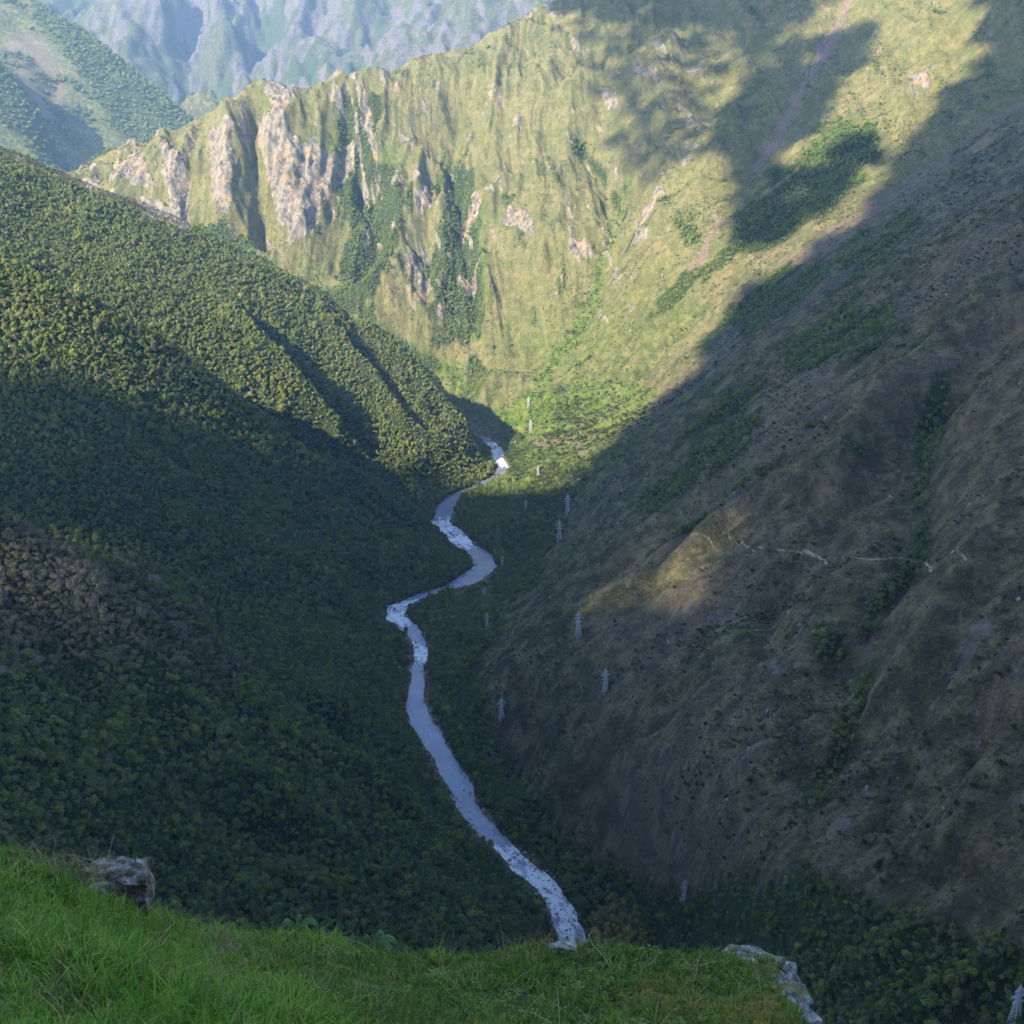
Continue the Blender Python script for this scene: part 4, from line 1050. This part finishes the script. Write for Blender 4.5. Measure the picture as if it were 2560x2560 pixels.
TC += [sight(*q) for q in [(0, 1932, 2.75), (-300, 1932, 2.6), (0, 1750, 3.4), (150, 1720, 3.95), (250, 1800, 3.75), (300, 1932, 3.1), (450, 1850, 4.05), (640, 1932, 3.6), (600, 1850, 4.4), (900, 1932, 4.25), (900, 1860, 4.75), (1200, 1932, 4.3), (1200, 1850, 4.85),
                           (1400, 1932, 4.3), (1400, 1850, 4.9), (700, 2150, 2.9), (1200, 2150, 3.4), (0, 2200, 1.9), (-400, 2200, 1.9)]]
TC = np.array(TC)
twx, twd = TC.copy(), None
def t_fit(Pt, reg=.02):
    d_ = np.sqrt((Pt[:, None, 0] - Pt[None, :, 0]) ** 2 + (Pt[:, None, 1] - Pt[None, :, 1]) ** 2 + .0225); n = len(Pt)
    A = np.zeros((n + 3, n + 3)); A[:n, :n] = -d_ + np.eye(n) * reg; A[:n, n] = A[n, :n] = 1; A[:n, n + 1] = A[n + 1, :n] = Pt[:, 0]; A[:n, n + 2] = A[n + 2, :n] = Pt[:, 1]
    return np.linalg.solve(A, np.r_[Pt[:, 2] - H, 0, 0, 0])
TW = t_fit(TC)
TPOLY = [tuple(q) for q in OUT[:, :2]] + [(OUT[-1, 0], 0.2), (-3.4, 0.2), (-3.4, EDGE[0, 1])]
def terrace(x, y, skirt=True):
    d_ = np.sqrt((x[..., None] - TC[:, 0]) ** 2 + (y[..., None] - TC[:, 1]) ** 2 + .0225); n = len(TC)
    z = -d_ @ TW[:n] + TW[n] + TW[n + 1] * x + TW[n + 2] * y + H
    z = z + .018 * fbm(x * 3, y * 3, 500, 3) + .012 * fbm(x * 9, y * 9, 505, 2)
    e = in_out(x, y)
    if skirt: z = z - np.where(e < .03, np.clip(.03 - e, 0, .09) ** 1.5 * 4 + np.clip(-.05 - e, 0, 9) * 9, 0)
    return z, e
def in_out(x, y):
    dd, _ = dist_line(x, y, TPOLY + [TPOLY[0]])
    ins = in_poly(x, y, TPOLY, 1e-6) > .5
    return np.where(ins, dd, -dd)
ax, ay = np.meshgrid(np.arange(-3.4, 2.6, .03), np.arange(.3, 5.6, .03))
az, ae = terrace(ax, ay)
def turf_material():
    m, nt, b = mat_new('turf soil')
    v = mapping(nt, (1, 1, 1)); g = noise(nt, v, 9, 5)
    c = ramp(nt, g, [(.3, (.018, .030, .008)), (.55, (.040, .055, .014)), (.75, (.075, .058, .03))])
    c = mixc(nt, attr(nt, 'moss'), c, ramp(nt, noise(nt, v, 14, 4), [(.35, (.05, .07, .012)), (.5, (.15, .15, .03)), (.68, (.24, .17, .05))]))
    c = mixc(nt, attr(nt, 'bare'), c, ramp(nt, noise(nt, v, 25, 4), [(.3, (.05, .03, .018)), (.7, (.13, .085, .05))]))
    nt.links.new(c, b.inputs['Base Color']); bump(nt, b, noise(nt, v, 30, 5), .8, .02); return m
apx, apy, _d = seen(ax, ay, az)
moss = np.maximum(in_poly(apx, apy, [(1180, 1860), (1330, 1830), (1470, 1810), (1520, 1960), (1400, 1990), (1250, 1930)], 50), .6 * in_poly(apx, apy, [(940, 1780), (1130, 1775), (1140, 1800), (1000, 1815)], 18))
moss = np.clip(moss * (.65 + .7 * fbm(ax * 5, ay * 5, 510, 3)) , 0, 1)
bare = np.maximum(in_poly(apx, apy, [(395, 1792), (440, 1790), (455, 1808), (410, 1814)], 6), in_poly(apx, apy, [(60, 1625), (150, 1640), (220, 1690), (120, 1680)], 14) * .8)
bare = np.maximum(bare, in_poly(apx, apy, [(820, 1800), (870, 1800), (860, 1815)], 6))
fmesh = grid_faces(*ax.shape); fk = (ae > -.32).ravel(); fmesh = fmesh[fk[fmesh].all(1)]
us = np.unique(fmesh); rr = np.zeros(ax.size, int); rr[us] = np.arange(len(us))
terr = np_mesh('terrace', np.stack([ax, ay, az], -1).reshape(-1, 3)[us], rr[fmesh], turf_material())
add_attr(terr, 'moss', moss.ravel()[us]); add_attr(terr, 'bare', bare.ravel()[us])
new_obj('terrace', terr, kind='structure')

def blade_material(name, stops):
    m, nt, b = mat_new(name)
    oi = N(nt, 'ObjectInfo')
    c = ramp(nt, oi.outputs['Random'], stops)
    c = mixc(nt, attr(nt, 'dry'), c, (.30, .25, .11))
    nt.links.new(c, b.inputs['Base Color']); b.inputs['Roughness'].default_value = .6; b.inputs['Specular IOR Level'].default_value = .15
    tr_ = N(nt, 'BsdfTranslucent'); nt.links.new(c, tr_.inputs['Color']); mx = N(nt, 'MixShader'); mx.inputs[0].default_value = .3
    nt.links.new(b.outputs[0], mx.inputs[1]); nt.links.new(tr_.outputs[0], mx.inputs[2]); nt.links.new(mx.outputs[0], nt.nodes['Material Output'].inputs['Surface'])
    return m
M_LONG = blade_material('long grass', [(0, (.065, .15, .016)), (.5, (.15, .31, .028)), (.85, (.27, .41, .05)), (1, (.36, .38, .10))])
M_LAWN = blade_material('lawn grass', [(0, (.050, .11, .018)), (.5, (.095, .19, .024)), (.85, (.19, .27, .035)), (1, (.32, .29, .06))])
M_MOSSY = blade_material('mossy grass', [(0, (.11, .13, .015)), (.6, (.28, .25, .03)), (1, (.42, .27, .06))])
def tuft(name, rng, n, L, w, bend, spread, mat, dryp=.06):
    V, F, D = [], [], []
    for k in range(n):
        a = rng.uniform(0, 6.283); r = spread * math.sqrt(rng.random()); base = np.array([r * math.cos(a), r * math.sin(a), -.006])
        h_ = L * rng.uniform(.5, 1.25); az_ = rng.uniform(0, 6.283); dr = np.array([math.cos(az_), math.sin(az_), 0]); sd = np.array([-dr[1], dr[0], 0])
        bd = bend * rng.uniform(.3, 1.5); i = len(V); dry = float(rng.random() < dryp)
        for t, ww in ((0, 1), (.4, .9), (.75, .6)):
            c = base + dr * bd * h_ * t * t + np.array([0, 0, h_ * (t - .25 * bd * t * t)])
            V += [c - sd * w * ww, c + sd * w * ww]; D += [dry, dry]
        V.append(base + dr * bd * h_ + np.array([0, 0, h_ * (1 - .3 * bd)])); D.append(dry)
        F += [(i, i + 1, i + 3, i + 2), (i + 2, i + 3, i + 5, i + 4)]
        F.append((i + 4, i + 5, i + 6, i + 6))
    F = [tuple(dict.fromkeys(q)) for q in F]
    m = bpy.data.meshes.new(name); m.from_pydata([tuple(v) for v in V], [], F); m.materials.append(mat); add_attr(m, 'dry', D)
    return m
COL_LONG, COL_LAWN, COL_MOSSY = (bpy.data.collections.new(q) for q in ('long grass shapes', 'lawn shapes', 'moss shapes'))
for k in range(6): proto('long_tuft', tuft('long_tuft', rg, 12, .105, .0030, .85, .035, M_LONG, .07), COL_LONG)
for k in range(6): proto('lawn_tuft', tuft('lawn_tuft', rg, 12, .042, .0024, .7, .026, M_LAWN, .04), COL_LAWN)
for k in range(4): proto('moss_tuft', tuft('moss_tuft', rg, 10, .028, .0022, .8, .022, M_MOSSY, .2), COL_MOSSY)
def turf(n, x0, x1, y0, y1): return RNG.uniform(x0, x1, n), RNG.uniform(y0, y1, n)
x, y = turf(100000, -3.3, 2.2, 1.2, 5.0)
z, e = terrace(x, y); px, py, d = seen(x, y, z)
k = (e > -.06) & (px > -120) & (px < PX + 60) & (py < PX + 260); x, y, z, e, px, py = (q[k] for q in (x, y, z, e, px, py))
longz = in_poly(px, py, [(-300, 1640), (0, 1655), (100, 1680), (200, 1700), (290, 1720), (345, 1745), (400, 1790), (470, 1850), (560, 1890), (650, 1935), (760, 2050), (800, 2300), (-300, 2300)], 26)
longz = np.maximum(longz, .35 * in_poly(px, py, [(280, 1720), (600, 1750), (900, 1790), (900, 1806), (600, 1800), (380, 1790)], 14))
mz = in_poly(px, py, [(1180, 1860), (1330, 1830), (1470, 1800), (1520, 1960), (1400, 1990), (1250, 1930)], 50) * (.5 + .8 * fbm(x * 5, y * 5, 510, 3)) + .45 * in_poly(px, py, [(820, 1830), (1180, 1800), (1400, 1810), (1300, 1932), (900, 1932)], 60) * sstep(-.1, .4, fbm(x * 4, y * 4, 515, 3)) + .4 * in_poly(px, py, [(930, 1780), (1130, 1772), (1140, 1800), (1000, 1815)], 18)
bz = np.maximum(.85 * in_poly(px, py, [(40, 1600), (160, 1615), (200, 1660), (120, 1665), (30, 1640)], 10), in_poly(px, py, [(392, 1788), (442, 1786), (458, 1808), (410, 1814)], 5), .7 * in_poly(px, py, [(60, 1615), (150, 1630), (230, 1690), (120, 1680)], 12))
u_ = RNG.random(len(x)); free = RNG.random(len(x)) > bz
patchy = sstep(-.5, .3, fbm(x * 4, y * 4, 520, 3))
is_long = (u_ < longz) & free & (RNG.random(len(x)) < .55)
is_moss = ~is_long & (longz < .5) & (RNG.random(len(x)) < mz) & free
is_lawn = (u_ >= longz) & ~is_moss & free & (RNG.random(len(x)) < .8) & (u_ < .35 + .65 * patchy)
def lean_rot(n): return np.stack([RNG.uniform(-.25, .25, n), RNG.uniform(-.25, .25, n), RNG.uniform(0, 6.283, n)], -1)
for nm, sel, coll, lo, hi, lab in (('long_grass', is_long, COL_LONG, .55, 1.3, 'long bright green grass on the mound at the lower left'), ('lawn_grass', is_lawn, COL_LAWN, .6, 1.5, 'short dense green turf covering the stone-edged terrace'),
                             ('mossy_grass', is_moss, COL_MOSSY, .6, 1.4, 'yellowish mossy turf near the stone corner of the terrace')):
    hgt = (.8 + .5 * fbm(x * 3, y * 3, 525, 3))[sel] * (.82 if nm == 'long_grass' else 1)
    scatter(nm, np.stack([x, y, z], -1)[sel], sizes(int(sel.sum()), lo, hi, .8, 1.2) * hgt[:, None], lean_rot(int(sel.sum())), coll, lab, 'grass', 11)
    print(nm, sel.sum())

M_CLOVER = blade_material('clover leaves', [(0, (.06, .12, .018)), (.6, (.12, .20, .03)), (1, (.22, .26, .05))])
M_DEAD = blade_material('dead stems', [(0, (.16, .11, .05)), (.6, (.30, .24, .11)), (1, (.42, .36, .20))])
COL_CLOVER, COL_DEAD = bpy.data.collections.new('clover shapes'), bpy.data.collections.new('dead stem shapes')
def rosette(rng, n):
    V, F = [], []
    for k in range(n):
        a, r, h_ = rng.uniform(0, 6.283), .05 * math.sqrt(rng.random()), rng.uniform(.012, .05)
        c = np.array([r * math.cos(a), r * math.sin(a), h_]); t_ = np.array([math.cos(a), math.sin(a), rng.uniform(-.5, .3)]); t_ /= np.linalg.norm(t_); b_ = np.cross((0, 0, 1), t_); b_ /= np.linalg.norm(b_); q = rng.uniform(.008, .016); i = len(V)
        V += [c - t_ * q, c - b_ * q * .7, c + t_ * q * .2 - b_ * q * .8, c + t_ * q * 1.1, c + t_ * q * .2 + b_ * q * .8, c + b_ * q * .7]; F.append((i, i + 1, i + 2, i + 3, i + 4, i + 5))
    m = bpy.data.meshes.new('rosette'); m.from_pydata([tuple(v) for v in V], [], F); m.materials.append(M_CLOVER); return m
for k in range(4): proto('clover', rosette(rg, 22), COL_CLOVER)
for k in range(4): proto('dead_stems', tuft('dead_stems', rg, 5, .12, .0018, 1.3, .05, M_DEAD, 0), COL_DEAD)
cl_ = (RNG.random(len(x)) < .08 * sstep(-.05, .35, fbm(x * 3.1, y * 3.1, 530, 3))) & (e > .05)
ds_ = (RNG.random(len(x)) < .012 + .10 * bz) & (e > -.02)
scatter('weeds', np.stack([x, y, z], -1)[cl_], sizes(int(cl_.sum()), .35, .8), lean_rot(int(cl_.sum())), COL_CLOVER, 'broad-leaved weeds spread through the terrace turf', 'weeds', 21)
scatter('dead_stems', np.stack([x, y, z], -1)[ds_], sizes(int(ds_.sum()), .5, 1.1), lean_rot(int(ds_.sum())), COL_DEAD, 'dry brown stems mixed into the grass', 'dry grass', 22)

# ------------------------------------------------------------------ stones, ferns and stalks on the terrace
def stone_material(name, yellow=.3):
    m, nt, b = mat_new(name)
    tc = N(nt, 'TexCoord'); v = tc.outputs['Object']
    g = noise(nt, mapping(nt, (1, 1, 1)), 22, 6, .7); g2 = noise(nt, mapping(nt, (1, 1, 1)), 7, 4)
    c = ramp(nt, g, [(.34, (.035, .03, .026)), (.46, (.14, .13, .11)), (.58, (.33, .32, .30)), (.72, (.55, .54, .53))])
    c = mixc(nt, ramp(nt, g2, [(.52, (0, 0, 0)), (.62, (yellow, yellow, yellow))]), c, (.22, .19, .045))
    nt.links.new(c, b.inputs['Base Color']); bump(nt, b, noise(nt, mapping(nt, (1, 1, 1)), 40, 6, .7), .9, .02); return m
M_STONE, M_BOULDER = stone_material('lichened wall stone', .9), stone_material('weathered boulder', .25)
for e_, c_ in zip([n for n in M_BOULDER.node_tree.nodes if n.type == 'VALTORGB'][0].color_ramp.elements, ((.03, .022, .016), (.11, .085, .06), (.26, .23, .20), (.52, .51, .49))): e_.color = (*c_, 1)
def on_ground(px, py):
    ds = np.arange(1.5, 6, .004); q = sight(np.full(ds.shape, px), np.full(ds.shape, py), ds); zz, _ = terrace(q[:, 0], q[:, 1], False)
    h_ = np.nonzero(q[:, 2] < zz)[0]; return q[h_[0]] if len(h_) else q[-1]
def stone_mesh(rng, mat, sz, rough=.05, seed=0):
    bm = bmesh.new(); bmesh.ops.create_cube(bm, size=2)
    bmesh.ops.subdivide_edges(bm, edges=bm.edges[:], cuts=6, use_grid_fill=True)
    v = np.array([q.co[:] for q in bm.verts]); L = np.linalg.norm(v, axis=1)[:, None]
    v = v * .72 + (v / L) * .34
    for k in range(7):
        n = rng.normal(size=3); n /= np.linalg.norm(n); cut = rng.uniform(.80, 1.0); dd = v @ n - cut; v -= np.where(dd > 0, dd, 0)[:, None] * n
    v += (np.stack([vnoise(v[:, k] * 2.3 + seed * 7.7, v[:, (k + 1) % 3] * 2.3 + v[:, (k + 2) % 3] * 1.7, 600 + k) for k in range(3)], -1) - .5) * .22
    v += rng.uniform(-.03, .03, v.shape)
    for q, c in zip(bm.verts, v * np.array(sz) * .5): q.co = c
    m = bpy.data.meshes.new('stone'); bm.to_mesh(m); bm.free(); m.materials.append(mat)
    return m
wall0 = sight(1462, 1806, 5.2)
wall = new_obj('stone_wall', None, label='lichen-covered dry stone wall corner at the right end of the terrace', cat='wall'); wall.location = wall0
def w_stone(px, py, d, sz, rz, tilt=0, seed=0):
    p_ = sight(px, py + 16, d); o = new_obj('stone', stone_mesh(rg, M_STONE, sz, seed=seed), wall)
    o.location = Vector(p_) - wall.location; o.rotation_euler = (tilt, rg.uniform(-.08, .08), rz)
WALLS = [(1420, 1801, 5.24, (.26, .17, .09), .05), (1446, 1828, 5.12, (.20, .16, .08), -.1), (1458, 1850, 5.0, (.17, .15, .09), .2), (1474, 1874, 4.86, (.15, .14, .10), .1), (1486, 1902, 4.70, (.16, .14, .10), .3), (1500, 1932, 4.55, (.17, .15, .12), .0),
         (1478, 1822, 5.26, (.12, .17, .13), .1), (1490, 1852, 5.15, (.12, .16, .13), -.2), (1502, 1884, 5.0, (.13, .16, .13), .1), (1516, 1915, 4.88, (.14, .16, .14), .2), (1530, 1946, 4.75, (.15, .16, .14), -.1), (1486, 1876, 5.2, (.12, .14, .13), .3), (1508, 1926, 5.1, (.13, .14, .13), .0), (1528, 1968, 4.95, (.13, .14, .14), .2), (1546, 1990, 4.6, (.15, .16, .15), .1),
         (1400, 1812, 5.1, (.15, .13, .05), .3), (1425, 1848, 4.95, (.12, .11, .05), -.2)]
for k, (a, b, c, sz, rz) in enumerate(WALLS): w_stone(a, b, c, sz, rz, seed=k)
slab = new_obj('slab', stone_mesh(rg, M_STONE, (.13, .10, .03), seed=31), label='flat pale slab on the far edge of the terrace, in line with the river', cat='stone'); slab.location = sight(1062, 1786, 5.14); slab.rotation_euler = (-.25, 0, .05)
bl = new_obj('boulder', None, label='weathered pale boulder with broken top on the left grassy knoll', cat='boulder'); bl.location = sight(215, 1690, 4.3)
for k, (a, b, c, sz, rz, tl) in enumerate([(222, 1681, 4.34, (.26, .18, .19), .2, .05), (188, 1659, 4.40, (.19, .14, .09), -.1, -.1), (247, 1664, 4.42, (.09, .12, .11), .5, .15), (205, 1643, 4.46, (.12, .10, .06), .3, .1), (166, 1673, 4.28, (.13, .10, .06), .1, -.1), (254, 1682, 4.36, (.08, .10, .12), .2, .1), (228, 1651, 4.47, (.10, .09, .07), .9, .2), (178, 1676, 4.2, (.12, .09, .05), -.4, .0)]):
    o = new_obj('rock_piece', stone_mesh(rg, M_BOULDER, sz, seed=50 + k), bl); o.location = Vector(sight(a, b, c)) - bl.location; o.rotation_euler = (tl, tl * .5, rz)

def ribbon(name, pts, w, mat, up=(0, -1, .3)):
    pts = np.array(pts, float); V, F = [], []
    for k, p_ in enumerate(pts):
        t_ = pts[min(k + 1, len(pts) - 1)] - pts[max(k - 1, 0)]; sd = np.cross(t_, up); sd /= np.linalg.norm(sd) + 1e-9
        ww = w[k] if hasattr(w, '__len__') else w
        V += [p_ - sd * ww, p_ + sd * ww]
    for k in range(len(pts) - 1): F.append((2 * k, 2 * k + 1, 2 * k + 3, 2 * k + 2))
    m = np_mesh(name, np.array(V), np.array(F), mat, smooth=True); return m
M_FERN = plain('fern green', (.15, .27, .09), .6); M_STRAW = plain('dry straw', (.34, .28, .13), .7); M_STALK = plain('green stalk', (.13, .20, .045), .6)
def curve_pts(a, b, sag, n=9):
    a, b = np.array(a, float), np.array(b, float); return [a + (b - a) * t + np.array([0, 0, sag * 4 * t * (1 - t)]) for t in np.linspace(0, 1, n)]
def fern(base, fr, label):
    root = new_obj('fern', None, label=label, cat='fern', group='ferns on the terrace edge'); root.location = base
    for a, L, lift in fr:
        tip = np.array([math.cos(a) * L, math.sin(a) * L * .6, lift]); stem = curve_pts((0, 0, 0), tip, .05, 12)
        f_ = new_obj('frond', ribbon('frond', stem, .0022, M_FERN), root)
        V, F = [], []
        for k in range(2, 12):
            p_ = stem[k]; t_ = stem[k] - stem[k - 1]; t_ /= np.linalg.norm(t_); sd = np.cross(t_, (0, -.6, .8)); sd /= np.linalg.norm(sd)
            l_ = .034 * (1 - ((k - 4) / 9.) ** 2) * L / .2
            for sgn in (-1, 1):
                tipp = p_ + sgn * sd * l_ + t_ * l_ * .45 - np.array([0, 0, l_ * .25]); i = len(V)
                V += [p_ - t_ * .006, p_ + sgn * sd * l_ * .5 + t_ * .016, tipp, p_ + sgn * sd * l_ * .5 - t_ * .006 + t_ * l_ * .2]; F.append((i, i + 1, i + 2, i + 3))
        new_obj('leaflet', np_mesh('leaflet', np.array(V), np.array(F), M_FERN), f_)
fern(sight(560, 1766, 5.12), [(.3, .10, .05), (1.3, .06, .07), (2.6, .08, .04), (-.4, .07, .02)], 'small fern on the terrace edge, left of the other')
fern(sight(705, 1795, 5.2), [(.2, .11, .04), (.9, .07, .07), (2.7, .05, .05), (-.3, .10, .01)], 'small drooping fern on the terrace edge, right of the other')
def stalk(name, a, b, sag, w, mat, label, cat, group=None):
    p0 = np.array(a); pts = curve_pts((0, 0, 0), np.array(b) - p0, sag); o = new_obj(name, ribbon(name, pts, [w * (1 - .7 * k / 8) for k in range(9)], mat), label=label, cat=cat, group=group); o.location = p0; return o
stalk('grass_stalk', sight(262, 1705, 4.35), sight(253, 1598, 4.35), .0, .006, M_STALK, 'tall single grass stalk standing beside the boulder', 'grass stalk')
o = stalk('straw', sight(255, 1845, 3.75), sight(332, 1738, 4.2), .02, .004, M_STRAW, 'long dry straw leaning over the mound, upper of two crossing stems', 'straw')
stalk('straw', sight(262, 1838, 3.74), sight(322, 1760, 4.1), .0, .0035, M_STRAW, 'shorter dry straw beneath the longer one on the mound', 'straw')
stalk('straw', sight(395, 1905, 3.5), sight(455, 1868, 3.75), .01, .004, M_STRAW, 'pale curved straw in the long grass near the bottom edge', 'straw')
stalk('straw', sight(0, 1835, 3.1), sight(68, 1780, 3.4), .02, .004, M_STRAW, 'pale straw at the left edge of the mound', 'straw')
for a, b, c, e_, lab in [(728, 1950, 752, 1880, 'leaning yellow-green reed at the bottom edge, left of the trio'), (752, 1965, 770, 1872, 'upright yellow-green reed at the bottom edge, middle of the trio'),
                        (775, 1960, 782, 1868, 'upright yellow-green reed at the bottom edge, right of the trio'), (640, 1960, 655, 1900, 'short reed at the bottom edge where the long grass ends'), (615, 1945, 596, 1862, 'reed leaning left in the long grass near the bottom edge')]:
    stalk('reed', sight(a, b, 3.7), sight(c, e_, 3.72), 0, .009, M_STALK, lab, 'reed', 'reeds at the bottom edge')
